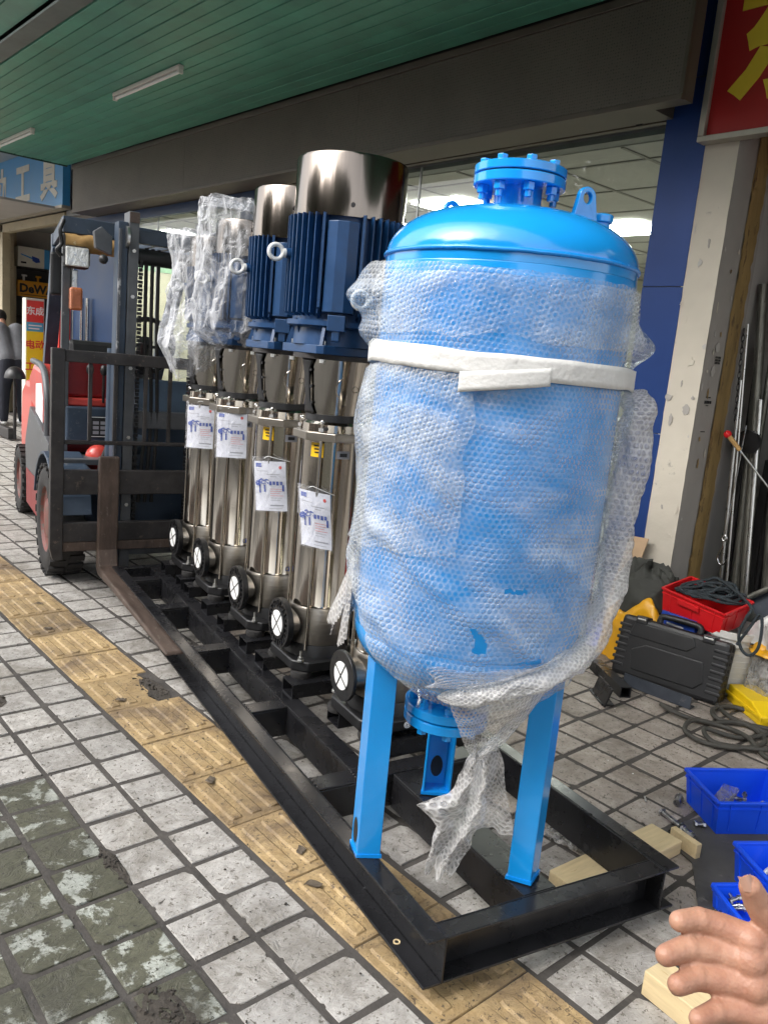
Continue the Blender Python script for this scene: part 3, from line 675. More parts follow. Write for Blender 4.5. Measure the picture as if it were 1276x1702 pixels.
# broken patches: flakes hanging off
for i, (x, z, w_, h_) in enumerate(((-2.30, 1.62, .07, .06), (-2.28, 1.36, .05, .07), (-2.36, 1.30, .03, .08), (-2.39, 1.42, .05, .05))):
    b = MB(PO); N = 14; rnd = [random.uniform(.55, 1) for _ in range(N)]
    poly = [(w_*.5*rnd[k]*cos(2*pi*k/N), h_*.5*rnd[k]*sin(2*pi*k/N)) for k in range(N)]
    b.prism(poly, (x, 4.1925, z), (1, 0, 0), (0, 0, 1), -.0015 if i else -.004)
    b.build('bare_patch', 'pillar_grey' if i else 'pillar_white', pl)
random.seed(21)
for i in range(20):
    z = random.choice((random.uniform(.35, .95), random.uniform(.95, 1.75), random.uniform(1.7, 2.6))); x = random.choice((random.uniform(-2.415, -2.39), random.uniform(-2.26, -2.232), random.uniform(-2.40, -2.25))); w_, h_ = random.uniform(.006, .035), random.uniform(.015, .07)
    N = 13; rnd = [random.uniform(.45, 1) for _ in range(N)]
    MB(PO).prism([(max(-2.424-x, min(-2.224-x, w_*.5*rnd[k]*cos(2*pi*k/N))), h_*.5*rnd[k]*sin(2*pi*k/N)) for k in range(N)], (x, 4.1935, z), (1, 0, 0), (0, 0, 1), -.0012-.0015*(i % 3 == 0)).build('bare_patch', ('pillar_grey', 'shop_wall', 'pillar_white')[i % 3], pl)
for i in range(16):
    z = random.uniform(.3, 2.6); y = random.choice((random.uniform(4.21, 4.24), random.uniform(4.36, 4.39), random.uniform(4.24, 4.38))); w_, h_ = random.uniform(.006, .03), random.uniform(.02, .08); N = 13; rnd = [random.uniform(.45, 1) for _ in range(N)]
    MB(PO).prism([(w_*.5*rnd[k]*cos(2*pi*k/N), h_*.5*rnd[k]*sin(2*pi*k/N)) for k in range(N)], (-2.2155, y, z), (0, 1, 0), (0, 0, 1), .0012).build('bare_patch', ('wood_frame', 'shop_wall', 'pillar_white')[i % 3], pl)
for i, (y, z, w_, h_) in enumerate(((4.31, 1.71, .055, .06), (4.30, 1.58, .05, .07))):
    b = MB(PO); N = 14; rnd = [random.uniform(.6, 1) for _ in range(N)]
    b.prism([(w_*.5*rnd[k]*cos(2*pi*k/N), h_*.5*rnd[k]*sin(2*pi*k/N)) for k in range(N)], (-2.2145, y, z), (0, 1, 0), (0, 0, 1), .001); b.build('smudge', 'shop_wall', pl)
for (y, z, w_, h_, nr) in ((4.335, 1.645, .055, .045, 3), (4.30, 1.415, .07, .022, 1), (4.30, 1.44, .05, .008, 1), (4.30, 1.395, .03, .007, 1), (4.30, 1.25, .05, .007, 1)):
    b = MB(PO)                                              # blurred stamped marks, not legible in the photograph
    for r in range(nr):
        x_ = 0
        while x_ < w_:
            q = random.uniform(.003, .009); b.box(-2.2165, -2.2155, y-w_/2+x_, y-w_/2+x_+q, z-h_/2+r*h_/nr, z-h_/2+(r+.75)*h_/nr); x_ += q+random.uniform(.002, .005)
    b.build('stamped_mark', 'ink', pl)
fr_ = MB(PO)
fr_.sheet(lambda a, t: (-2.216+.008*fbm(1, a, t*5, 9, 3), 4.400+.145*a+.008*nse(2, a, t*4, 3), 3.0*t), 6, 90)
fr_.box(-2.31, -2.235, 4.41, 4.54, 0, 3.0)
fr_.build('door_post', 'wood_frame', pl, smooth=50)
# red shop sign above the opening
sg = thing('shop_sign', 'red shop sign with large yellow character at the top right', 'sign', (-1.4, 4.15, 2.75)); SO = (-1.4, 4.15, 2.75)
MB(SO).box(-2.385, .5, 4.146, 4.194, 2.775, 3.9).build('panel', 'red_sign', sg)
MB(SO).box(-2.42, .5, 4.12, 4.195, 2.745, 2.774).build('frame_rail', 'sign_frame', sg, bevel=.003)
MB(SO).box(-2.42, -2.386, 4.12, 4.195, 2.7745, 3.9).build('frame_stile', 'sign_frame', sg, bevel=.003)
text('character', '东', .62, 'sign_yellow', sg, Vector((-2.005, 4.144, 3.165))-Vector(SO), (1, 0, 0), (0, 0, 1), .002, .022)
# dark store room behind the opening
st = thing('store_room', 'dark cluttered store room behind the wooden door frame', 'building', (-1, 5.5, 0)); SR = (-1, 5.5, 0)
MB(SR).box(-2.33, 1.5, 6.2, 6.3, 0, 3.0).build('back_wall', 'shop_wall', st)
MB(SR).box(-2.33, -2.27, 4.605, 6.2, 0, 3.0).build('side_wall', 'shop_wall', st)
MB(SR).box(-2.32, 1.5, 4.3, 6.3, 3.0, 3.06).build('ceiling', 'dark_room', st)
MB(SR).box(1.5, 1.56, 4.2, 6.3, 0, 3.9).build('side_wall', 'shop_wall', st)
MB(SR).box(-1.72, 1.5, 4.95, 5.0, .0, 3.0).build('partition', 'shop_wall', st)
# ------------------------------------------------------------------ skid: welded black channels, pump bearers
sk = thing('skid_frame', 'black welded steel channel skid lying on the pavement', 'frame', A0, RZ)
Z0, Z1, FL, FW_ = .05, .179, 3.30, .822
def shear(mb):
    mb.v = [(x, y-.046*x*max(0, 1-max(0, y)/1.0), z) for x, y, z in mb.v]; return mb
def channel_x(mb, x_web, sgn, y0, y1):     # runs along y, flanges point to sgn in x
    a, b = sorted((x_web, x_web+sgn*.05))
    mb.box(a, b, y0, y1, Z1-.008, Z1); mb.box(a, b, y0, y1, Z0, Z0+.008)
    w0, w1 = sorted((x_web, x_web-sgn*.006)); mb.box(w0, w1, y0, y1, Z0, Z1); return mb
def channel_y(mb, y_web, sgn, x0, x1, ztop=None):
    zt = ztop or Z1
    a, b = sorted((y_web, y_web+sgn*.05))
    mb.box(x0, x1, a, b, zt-.008, zt); mb.box(x0, x1, a, b, Z0, Z0+.008)
    w0, w1 = sorted((y_web, y_web-sgn*.006)); mb.box(x0, x1, w0, w1, Z0, zt); return mb
shear(channel_x(MB(), .05, -1, 0, FL)).build('side_channel', 'black_paint', sk, bevel=.0025)
shear(channel_x(MB(), FW_-.05, 1, 0, FL)).build('side_channel', 'black_paint', sk, bevel=.0025)
shear(channel_y(MB(), .05, -1, .0565, FW_-.0565, Z1-.0015)).build('end_channel', 'black_paint', sk, bevel=.0025)
shear(channel_y(MB(), FL-.05, 1, .0565, FW_-.0565, Z1-.0015)).build('end_channel', 'black_paint', sk, bevel=.0025)
b = MB(); b.box(.205, .275, .776, FL-.057, Z1-.010, Z1-.002); b.box(.205, .212, .776, FL-.057, Z0+.01, Z1-.0105); shear(b).build('inner_channel', 'black_paint', sk, bevel=.0025)
b = MB(); b.box(.325, .43, .057, .699, Z1-.010, Z1-.002); b.box(.325, .332, .057, .699, Z0+.01, Z1-.0105); shear(b).build('centre_channel', 'black_paint', sk, bevel=.002)
b = MB(); b.box(.57, .64, .776, FL-.057, Z1-.010, Z1-.002); b.box(.633, .64, .776, FL-.057, Z0+.01, Z1-.0105); shear(b).build('inner_channel', 'black_paint', sk, bevel=.0025)
for y in (.70, 1.27, 1.90, 2.50, 3.0):
    b = MB(); b.box(.0565, .2045, y, y+.075, Z1-.0115, Z1-.0035); b.box(.0565, .2045, y, y+.006, Z0+.01, Z1-.012); b.build('cross_member', 'black_paint', sk, bevel=.0025)
b = MB(); b.box(.205, .765, .70, .775, Z1-.0115, Z1-.0035); b.box(.205, .765, .70, .706, Z0+.01, Z1-.012); b.build('cross_member', 'black_paint', sk, bevel=.0025)
def beads(mb, p0, p1, n):
    for i in range(n):
        t = (i+.5)/n; p = Vector(p0).lerp(Vector(p1), t); mb.ball(p, .004*random.uniform(.7, 1.3), .004, .003, 8, 6)
b = MB()
for y in (.70, 1.27, 1.90, 2.50): beads(b, (.20, y, Z1-.002), (.203, y+.075, Z1-.002), 5); beads(b, (.058, y, Z1), (.06, y+.075, Z1), 4)
b.build('weld_bead', 'dark_steel', sk, smooth=60)
MB().ring((.022, .155, Z0+.0085), (.022, .155, Z0+.0105), .0095, .006, 16).build('bolt_hole_rim', 'timber', sk)
PU = [(.96, 'P5'), (1.517, 'P1'), (2.003, 'P2'), (2.535, 'P3'), (2.975, 'P4')]
def bearer(y0, y1, x0=.245, x1=.62):
    t = .004; b = MB()
    b.box(x0, x1, y0, y1, Z1-.0015, Z1+.003); b.box(x0, x1, y0, y1, .229, .2335); b.box(x0, x1, y0, y0+t, Z1+.0031, .2289); b.box(x0, x1, y1-t, y1, Z1+.0031, .2289)
    b.build('pump_bearer', 'black_paint', sk)
for uu, nm in PU:
    if nm == 'P5': bearer(uu-.17, uu-.08, .30); bearer(uu+.08, uu+.17, .30)
    else: bearer(uu-.195, uu-.10); bearer(uu+.10, uu+.195)

# ------------------------------------------------------------------ vertical multistage pumps
def pump(uu, vv, label, rc, rf, zf0, zf1, zc1, flat_flange=False, r=.116):
    o = thing('vertical_pump', label, 'pump', XY(uu, vv), RZ, 'row of vertical pumps on the skid')
    hb = .155
    b = MB()                                                # cast base with four feet
    pts = []
    for sx, sy in ((-1, -1), (1, -1), (1, 1), (-1, 1)):
        c = .05
        pts += [(sx*hb, sy*(hb-c)), (sx*(hb-c), sy*hb)] if sx*sy > 0 else [(sx*(hb-c), sy*hb), (sx*hb, sy*(hb-c))]
    b.prism(pts, (0, 0, .258), (1, 0, 0), (0, 1, 0), .042); b.build('base', 'black_iron', o, smooth=40, bevel=.006)
    MB().lathe([(.0, .30), (.135, .3005), (.130, .33), (.124, .347), (0, .347)], 40).build('base_ring', 'black_iron', o, smooth=35)
    for sx in (-1, 1):
        for sy in (-1, 1):
            MB().lathe([(0, .2335), (.040, .2335), (.043, .245), (.040, .2575), (0, .2575)], 20, (sx*.115, sy*.115)).build('damper', 'rubber', o, smooth=40)
            bt = MB(); bt.cyl((sx*.128, sy*.128, .30), (sx*.128, sy*.128, .306), .014, n=16); bt.cyl((sx*.128, sy*.128, .306), (sx*.128, sy*.128, .318), .010, n=6); bt.cyl((sx*.128, sy*.128, .318), (sx*.128, sy*.128, .342), .0055, n=10)
            bt.build('anchor_bolt', 'zinc', o, smooth=40)
    text('maker_mark', '@CNP', .026, 'ink_white', o, (.03, -hb-.0008, .281), (1, 0, 0), (0, 0, 1), .0004, .0006)
    # bottom casing with suction / discharge ports
    MB().lathe([(r+.004, .347), (r+.006, .352), (r+.006, .492), (r+.002, .50)], 64).build('bottom_casing', 'stainless_dull', o, smooth=35)
    for s_ in (-1, 1):
        MB().cyl((s_*(r-.03), 0, .42), (s_*.150, 0, .42), .062, .052, 32).build('port_neck', 'stainless_dull', o, smooth=40)
        fl = MB()
        if flat_flange:
            fl.ring((s_*.166, 0, .42), (s_*.180, 0, .42), .0875, .05, 40)
            f = fl.build('flange', 'black_iron', o, smooth=40, bevel=.002)
            for k in range(4): a = pi/4+k*pi/2; MB().cyl((s_*.1803, .068*cos(a), .42+.068*sin(a)), (s_*.1808, .068*cos(a), .42+.068*sin(a)), .0085, n=14).build('bolt_hole', 'ink', f)
            rc_ = .049
        else:
            fl.ring((s_*.152, 0, .42), (s_*.176, 0, .42), .100, .092, 48); fl.ring((s_*.155, 0, .42), (s_*.170, 0, .42), .093, .055, 48); fl.ring((s_*.152, 0, .42), (s_*.180, 0, .42), .064, .052, 40)
            for k in range(8):                              # webbed rim: bolt bosses and ribs
                a = pi/8+k*pi/4; y_, z_ = .079*cos(a), .42+.079*sin(a)
                fl.ring((s_*.156, y_, z_), (s_*.176, y_, z_), .0135, .0085, 14)
                a2 = a+pi/8; fl.bar((s_*.173, .063*cos(a2), .42+.063*sin(a2)), (s_*.173, .093*cos(a2), .42+.093*sin(a2)), .005, .006, (1, 0, 0))
            f = fl.build('flange', 'black_iron', o, smooth=35)
            rc_ = .052
        cp = MB().cyl((s_*.1803, 0, .42), (s_*.1825, 0, .42), rc_, n=32).build('port_cap', 'white_cap', f, smooth=40)
        st_ = MB(); a = random.uniform(.3, 1.2)
        for q in (a, a+pi/2+random.uniform(-.3, .3)):
            st_.bar((s_*.1835, -rc_*1.15*cos(q), .42-rc_*1.15*sin(q)), (s_*.1835, rc_*1.15*cos(q), .42+rc_*1.15*sin(q)), .0045, .0016, (1, 0, 0))
        st_.build('cap_strap', 'black_plastic', cp)
    # outer sleeve, staybolts
    MB().lathe([(r, .4985), (r+.0025, .504), (r, .51), (r, 1.150), (r+.002, 1.158), (r+.002, 1.164)], 96).build('sleeve', 'stainless', o, smooth=30)
    for k in range(4):
        a = pi/4+k*pi/2; q = r+.016
        MB().cyl((q*cos(a), q*sin(a), .33), (q*cos(a), q*sin(a), 1.235), .0062, n=12).build('staybolt', 'stainless', o, smooth=60)
        nb = MB(); nb.cyl((q*cos(a), q*sin(a), 1.201), (q*cos(a), q*sin(a), 1.214), .0125, n=6); nb.ball((q*cos(a), q*sin(a), 1.236), .008, nu=10, nv=8); nb.build('staybolt_nut', 'chrome', o, smooth=30)
    text('series_mark', 'CDMF', .030, 'ink_blue', o, (.055, -r-.0035, .528), (1, .25, 0), (0, 0, 1), .0005, .0008)
    # head plate (octagonal) and ring
    oc = [((r+.026)*cos(pi/8+k*pi/4)/cos(pi/8), (r+.026)*sin(pi/8+k*pi/4)/cos(pi/8)) for k in range(8)]
    MB().prism(oc, (0, 0, 1.1645), (1, 0, 0), (0, 1, 0), .032).build('head_plate', 'stainless_dull', o, bevel=.003)
    MB().lathe([(0, 1.197), (r+.010, 1.197), (r+.008, 1.226), (r-.002, 1.236), (0, 1.236)], 64).build('head_ring', 'stainless', o, smooth=35)
    pg = MB(); a = -2.25; pg.cyl(((r+.008)*cos(a), (r+.008)*sin(a), 1.212), ((r+.024)*cos(a), (r+.024)*sin(a), 1.212), .0085, n=8); pg.build('vent_plug', 'dark_steel', o)
    # motor stool with guards
    MB().lathe([(0, 1.2365), (r-.004, 1.2365), (r-.006, 1.262), (0, 1.262)], 48).build('stool_ring', 'black_iron', o, smooth=35)
    rg0, rg1 = r-.012, r+.012
    for s_ in (-1, 1):                                      # black side posts
        b = MB()
        b.sheet(lambda a, t: ((rg0+(rg1-rg0)*t+.004)*cos(pi/2*(1-s_)+(a-.5)*(.32+.9*max(0, abs(2*t-1)-.55))), (rg0+(rg1-rg0)*t+.004)*sin(pi/2*(1-s_)+(a-.5)*(.32+.9*max(0, abs(2*t-1)-.55))), 1.2625+.205*t), 10, 16)
        p_ = b.build('stool_post', 'black_iron', o, smooth=50); sm = p_.modifiers.new('s', 'SOLIDIFY'); sm.thickness = .006; sm.offset = 1
        for k in range(3):
            for e in (-1, 1):
                t = .2+.3*k; a = pi/2*(1-s_)+e*.22; q = rg0+(rg1-rg0)*t+.003
                MB().cyl((q*cos(a), q*sin(a), 1.2625+.205*t), ((q+.006)*cos(a), (q+.006)*sin(a), 1.2625+.205*t), .0062, n=10).build('guard_screw', 'ink', o)
        g = MB(); g.sheet(lambda a, t: ((rg0+(rg1-rg0)*t)*cos(-s_*pi/2+(a-.5)*2.55), (rg0+(rg1-rg0)*t)*sin(-s_*pi/2+(a-.5)*2.55), 1.2625+.205*t), 40, 6)
        g_ = g.build('coupling_guard', 'stainless', o, smooth=60)
        em = MB(); arc = []
        for k in range(14): q = .75+k*.155; arc.append((q, .040*cos(q+.4), .036*sin(q+.4)))
        def ong(dx, dz):
            t = (1.365+dz-1.2625)/.205; rr = rg0+(rg1-rg0)*t+.0005; a = -s_*pi/2+dx/rr; return (rr*cos(a), rr*sin(a), 1.365+dz)
        em.tube([ong(-.012+x, z) for _, x, z in [(0, -.042*cos(k*.16-.9), .046*sin(k*.16-.9)) for k in range(13)]], .0028, 6)
        em.tube([ong(.024+.014*cos(k*.5), .012*sin(k*.5)) for k in range(12)], .0016, 5)
        em.tube([ong(.055+.012*cos(1+k*.45), .012*sin(1+k*.45)) for k in range(10)], .0016, 5)
        em.build('embossed_mark', 'stainless', g_, smooth=60)
    # motor foot plate
    hp = rf*.76
    MB().lathe([(0, 1.468), (hp+.004, 1.468), (hp+.004, 1.486), (0, 1.486)], 40).build('adapter_plate', 'dark_steel', o, smooth=35)
    pp_ = []
    for sx, sy in ((-1, -1), (1, -1), (1, 1), (-1, 1)):
        c = .02
        pp_ += [(sx*hp, sy*(hp-c)), (sx*(hp-c), sy*hp)] if sx*sy > 0 else [(sx*(hp-c), sy*hp), (sx*hp, sy*(hp-c))]
    MB().prism(pp_, (0, 0, 1.4865), (1, 0, 0), (0, 1, 0), .032).build('motor_flange', 'motor_blue', o, bevel=.003)
    for sx in (-1, 1):
        for sy in (-1, 1):
            q = hp*.78; MB().cyl((sx*q, sy*q, 1.5187), (sx*q, sy*q, 1.535), .011, n=6).build('flange_bolt', 'zinc', o); MB().cyl((sx*q, sy*q, 1.455), (sx*q, sy*q, 1.4675), .011, n=6).build('flange_nut', 'zinc', o)
            w_ = MB(); aq = math.atan2(sy, sx); dd = Vector((cos(aq), sin(aq), 0)); nn = Vector((-dd.y, dd.x, 0))
            w_.prism([(rf*.70, 1.5188), (hp*1.28, 1.5188), (rf*.84, zf0+.01), (rf*.70, zf0+.01)], nn*-.006, dd, (0, 0, 1), -.012) ; w_.build('gusset', 'motor_blue', o)
    for a in (-pi/2, -pi, 0, pi/2):
        w_ = MB(); dd = Vector((cos(a), sin(a), 0)); nn = Vector((-dd.y, dd.x, 0)); w_.prism([(rf*.70, 1.5188), (hp*.96, 1.5188), (rf*.86, zf0+.01), (rf*.70, zf0+.01)], nn*-.006, dd, (0, 0, 1), -.012); w_.build('gusset', 'motor_blue', o)
    MB().lathe([(0, 1.5187), (rf*.80, 1.5187), (rf*.78, zf0-.02), (rf*.92, zf0-.012), (rf*.92, zf0+.006), (0, zf0+.006)], 48).build('end_shield', 'motor_blue', o, smooth=35)
    # finned housing
    ri = rf*.83
    MB().lathe([(0, zf0), (ri, zf0), (ri, zf1), (0, zf1)], 64).build('motor_housing', 'motor_blue', o, smooth=35)
    fb = MB(); nf = 46; PA = -2.12                       # terminal panel direction
    for k in range(nf):
        a = 2*pi*k/nf
        if abs((a-PA+pi) % (2*pi)-pi) < .30: continue
        dd = Vector((cos(a), sin(a), 0)); nn = Vector((-sin(a), cos(a), 0))
        fb.prism([(ri-.002, zf0+.018), (rf, zf0+.03), (rf, zf1+.003), (ri-.002, zf1+.003)], nn*-.002, dd, (0, 0, 1), -.004)
    fb.build('cooling_fins', 'motor_blue', o)
    dd = Vector((cos(PA), sin(PA), 0)); nn = Vector((-sin(PA), cos(PA), 0)); hw = rf*.25
    tp = MB(); tp.prism([(-hw, ri*.9), (hw, ri*.9), (hw, rf*.97), (hw*.35, rf*1.07), (-hw*.35, rf*1.07), (-hw, rf*.97)], (0, 0, zf0+.035), nn, dd, -(zf1-zf0-.06)); 
    tp.build('rib_panel', 'motor_blue', o, bevel=.003)
    for e in (-1, 1):
        q = MB(); q.prism([(ri*.9, zf0+.01), (rf*1.0, zf0+.05), (rf*1.0, zf1), (ri*.9, zf1)], nn*(e*hw*1.25-.005), dd, (0, 0, 1), -.010); q.build('rib_side', 'motor_blue', o)
    fo = MB(); fo.obox(dd*(rf*.93)+Vector((0, 0, zf0-.002)), nn, dd, Vector((0, 0, 1)), .032, .030, .028); fo.obox(dd*(rf*.98)+Vector((0, 0, zf0-.045)), nn, dd, Vector((0, 0, 1)), .014, .014, .02); fo.build('foot_lug', 'motor_blue', o, bevel=.003)
    # lifting eyes either side
    for s_ in (-1, 1):
        a = PA-1.15 if s_ < 0 else PA-1.15+pi; dd2 = Vector((cos(a), sin(a), 0)); zb = zf0+.53*(zf1-zf0)+.04
        e = MB(); e.cyl(dd2*(ri-.01)+Vector((0, 0, zb)), dd2*(rf+.012)+Vector((0, 0, zb)), .018, n=14); e.build('eye_boss', 'motor_blue', o, smooth=40)
        e = MB(); cc = dd2*(rf+.048)+Vector((0, 0, zb)); e.cyl(dd2*(rf+.0125)+Vector((0, 0, zb)), dd2*(rf+.024)+Vector((0, 0, zb)), .016, n=14)
        e.tube([cc+dd2*.026*cos(k*2*pi/24)+Vector((0, 0, .026*sin(k*2*pi/24))) for k in range(24)], .008, 10, True); e.build('lifting_eye', 'white_metal', o, smooth=60)
    # fan cowl
    MB().lathe([(rc-.006, zf1-.004), (rc, zf1-.004), (rc, zc1-.012), (rc-.004, zc1-.003), (rc-.014, zc1), (0, zc1+.002)], 96).build('fan_cowl', 'stainless_cowl', o, smooth=35)
    for k in range(4):
        a = PA+.12+k*pi/2; z_ = zf1+.035; sc = MB(); sc.cyl((rc*.995*cos(a), rc*.995*sin(a), z_), ((rc+.005)*cos(a), (rc+.005)*sin(a), z_), .008, n=12); sc.build('cowl_screw', 'dark_steel', o, smooth=40)
    # stickers
    for (a, z_, w_, h_, m_) in ((-2.52, 1.132, .054, .064, 'yellow_label'), (-1.62, 1.115, .055, .030, 'ink_grey')):
        sk_ = MB(); sk_.sheet(lambda p, t: ((r+.0012)*cos(a+(p-.5)*w_/r), (r+.0012)*sin(a+(p-.5)*w_/r), z_+(t-.5)*h_), 8, 1); s1 = sk_.build('sticker', m_, o, smooth=60)
        for q in range(3 if m_ == 'yellow_label' else 1):
            ik = MB(); zz = z_+h_*(.18-.2*q) if m_ == 'yellow_label' else z_; hh = h_*(.09 if m_ == 'yellow_label' else .45); ww = w_*(.55-.1*q)
            ik.sheet(lambda p, t: ((r+.002)*cos(a+(p-.5)*ww/r), (r+.002)*sin(a+(p-.5)*ww/r), zz+(t-.5)*hh), 6, 1); ik.build('sticker_print', 'ink', s1)
    return o
pump(.96, .43, 'vertical pump mostly hidden behind the bubble wrapped tank', .15, .165, 1.54, 1.70, 1.80, True)
pump(1.517, .43, 'tallest vertical pump with wide steel motor cowl, next to the tank', .206, .224, 1.60, 1.972, 2.185)
pump(2.003, .43, 'second pump from the tank with bare motor and narrower cowl', .180, .192, 1.585, 1.936, 2.138)
pump(2.535, .43, 'third pump from the tank, its motor inside a crumpled clear bag', .16, .172, 1.575, 1.90, 2.06)
pump(2.975, .43, 'farthest pump, at the forklift end of the skid', .15, .162, 1.57, 1.86, 2.02)

# document bags hung on the pumps: clear sleeve with a printed sheet
def doc(uu, vv, ang, z, tilt, label, r=.142, w_=.105, h_=.205, skew=0):
    base = XY(uu, vv); toc = -base.copy(); toc.z = 0; toc.normalize()
    a = math.atan2(toc.y, toc.x)+ang; nrm = Vector((cos(a), sin(a), .06)).normalized(); ax = Vector((-sin(a), cos(a), 0))
    c = base+Vector((cos(a), sin(a), 0))*r+Vector((0, 0, z))
    ay = nrm.cross(ax); ca, sa = cos(tilt), sin(tilt); ax, ay = ax*ca+ay*sa, ay*ca-ax*sa
    o = thing('document_sleeve', label, 'leaflet', c, 0, 'printed leaflets hung on the pumps')
    P = lambda x, y, d=0: tuple(ax*x*w_+ay*(y*h_+skew*x*w_)+nrm*(d-.012*(2*x)**2+.003*sin(y*6)))
    b = MB(); b.sheet(lambda p, t: P(p-.5, t-.5), 10, 8); sh = b.build('printed_sheet', 'paper', o, smooth=60)
    b = MB(); b.sheet(lambda p, t: P((p-.5)*1.12, (t-.47)*1.12, .003+.006*max(0, t-.9)*10*abs(sin(p*9))), 14, 14); b.build('clear_sleeve', 'film_thin', o, smooth=60)
    def rect(x0, x1, y0, y1, m_, nm='print_line'):
        q = MB(); q.sheet(lambda p, t: P(x0+(x1-x0)*p, y0+(y1-y0)*t, .0012), 4, 1); q.build(nm, m_, sh)
    rect(-.44, -.24, .38, .46, 'ink_blue', 'print_block')
    q = MB(); q.add([P(.34+.05*cos(k*pi/4), .38+.035*sin(k*pi/4), .0012) for k in range(8)], [tuple(range(8))]); q.build('red_emblem', 'ink_red', sh)
    rect(-.1, .32, .235, .245, 'ink_grey'); rect(.02, .22, .19, .2, 'ink_grey'); rect(-.4, -.05, .30, .308, 'ink_grey')
    q = MB(); q.add([P(-.36, .115, .0012), P(-.26, .165, .0012), P(-.16, .115, .0012)], [(0, 1, 2)]); q.add([P(-.22, .115, .0013), P(-.1, .15, .0013), P(.02, .115, .0013)], [(0, 1, 2)]); q.build('mountain_mark', 'ink_blue', sh)
    tx = text('brand_print', '@CNP', .024, 'ink_blue', sh, P(-.2, .075, .0014), ax, ay, .0002, .0007)
    for k in range(4): rect(-.02+.11*k, .06+.11*k, .02+.01*(k % 2), .10, 'ink_blue', 'pump_print')
    for k, x in enumerate((-.36, -.2, .37)): rect(x, x+.06, -.14+.02*k, .03, 'ink_blue', 'pump_print')
    for k in range(6): rect(.0, .4-.05*(k % 3), -.06-.045*k, -.053-.045*k, 'ink_red' if k < 4 else 'ink_grey')
    rect(-.02, .4, -.40, -.375, 'ink_grey'); rect(-.05, .35, -.455, -.447, 'ink_grey')
    hk = MB(); hk.tube(smooth_pts([P(-.15, .56, .004), P(0, .60, .012), P(.2, .57, .006), P(.6, .50, -.01)], 5), .0014, 6); hk.build('tie', 'white_cap', o, smooth=60)
    return o
doc(1.517, .43, -.30, .862, .13, 'printed leaflet sleeve hung on the tallest pump', w_=.122, h_=.215, skew=-.22)
doc(2.003, .43, -.26, .905, .12, 'printed leaflet sleeve hung on the second pump from the tank', w_=.14, h_=.215, skew=-.05)
doc(2.535, .43, -.26, 1.06, .04, 'printed leaflet sleeve with tilted slip hung on the third pump', w_=.148, h_=.22)
doc(2.975, .43, -.38, 1.045, .03, 'printed leaflet sleeve hung on the farthest pump', w_=.155, h_=.225)

# ------------------------------------------------------------------ crumpled clear bags over the two far motors
def bag(name, uu, vv, fn, label, nu=150, nv=110):
    c = XY(uu, vv)
    b = MB(); b.sheet(fn, nu, nv, True)
    o = b.build(name, 'film_clear', None, smooth=75, loc=c, rot=(0, 0, RZ)); return tag(o, label, 'plastic bag', 'clear bags over pump motors')
def bagfn(r0, z0, z1, seed, lean, tail=None):
    def f(a, t):
        th = 2*pi*a; z = z0+(z1-z0)*min(1, t*1.12)
        cl = max(0, t*1.12-1)/.12
        r_ = r0*(1-.35*max(0, .10-t)/.10)*(1-cl**1.4*.98)
        x, y = cos(th), sin(th)
        q = ridge(x*1.1+seed, y*1.1, z*1.6, 1.5, 3); q2 = ridge(x*2.4+seed, y*2.4, z*1.2+x*.8, 2.0, 3)
        r_ += (.075*(q-.55)+.014*(q2-.5))*(1-cl)
        zz = z+.03*nse(x*2+seed, y*2, z*3, 2)*(t > .02)+.05*cl*(q2-.4)
        px_, py_ = r_*x+lean[0]*(zz-z0), r_*y+lean[1]*(zz-z0)
        if tail and t < .30:                                # bunched skirt sags to one side
            k = (.30-t)/.30; g = max(0, cos(th-tail[0]))**1.2
            px_ += cos(tail[0])*tail[1]*k*g; py_ += sin(tail[0])*tail[1]*k*g; zz -= tail[2]*k*k*g
        return (px_, py_, zz)
    return f
bag('plastic_bag', 2.535, .43, bagfn(.25, 1.48, 2.13, 3.3, (-.01, -.10)), 'crumpled clear plastic bag over the third pump motor')
bag('plastic_bag', 2.975, .43, bagfn(.24, 1.46, 2.03, 8.1, (-.03, .0), (pi+.5, .11, .17)), 'clear plastic bag sagging off the farthest pump motor')

# ------------------------------------------------------------------ pressure tank
TX = Vector((-1.365, 1.562, 0)); dv = TX.normalized(); TR = Vector((dv.y, -dv.x, 0)); TRZ = math.atan2(TR.y, TR.x)   # local x = right in view, local -y = to camera
tk = thing('pressure_tank', 'bright blue pressure tank standing on three legs on the skid', 'tank', TX, TRZ)
R = .303
prof = [(R, .82), (R, 1.74)]
prof = [(R*sin(k*pi/24)**.92 if k else 0, .82-.165*cos(k*pi/24)) for k in range(0, 13)]
MB().lathe([(0, .655)]+prof[1:]+[(R, .83)], 72).build('bottom_head', 'tank_blue', tk, smooth=40)
MB().lathe([(R, .8305), (R+.001, .833), (R+.001, 1.715), (R, 1.718)], 96).build('shell', 'tank_blue', tk, smooth=40)
hd = [(R, 1.7185), (R, 1.745)]+[(R*cos(k*pi/40)**.74, 1.745+.126*sin(k*pi/40)**1.05) for k in range(1, 20)]+[(0, 1.871)]
MB().lathe(hd, 96).build('top_head', 'tank_blue', tk, smooth=50)
b = MB(); b.tube([((R+.001)*cos(k*2*pi/96), (R+.001)*sin(k*2*pi/96), 1.742+.0012*nse(k, 1, 1, .7)) for k in range(96)], .0055, 8, True); b.build('weld_seam', 'tank_blue_chipped', tk, smooth=60)
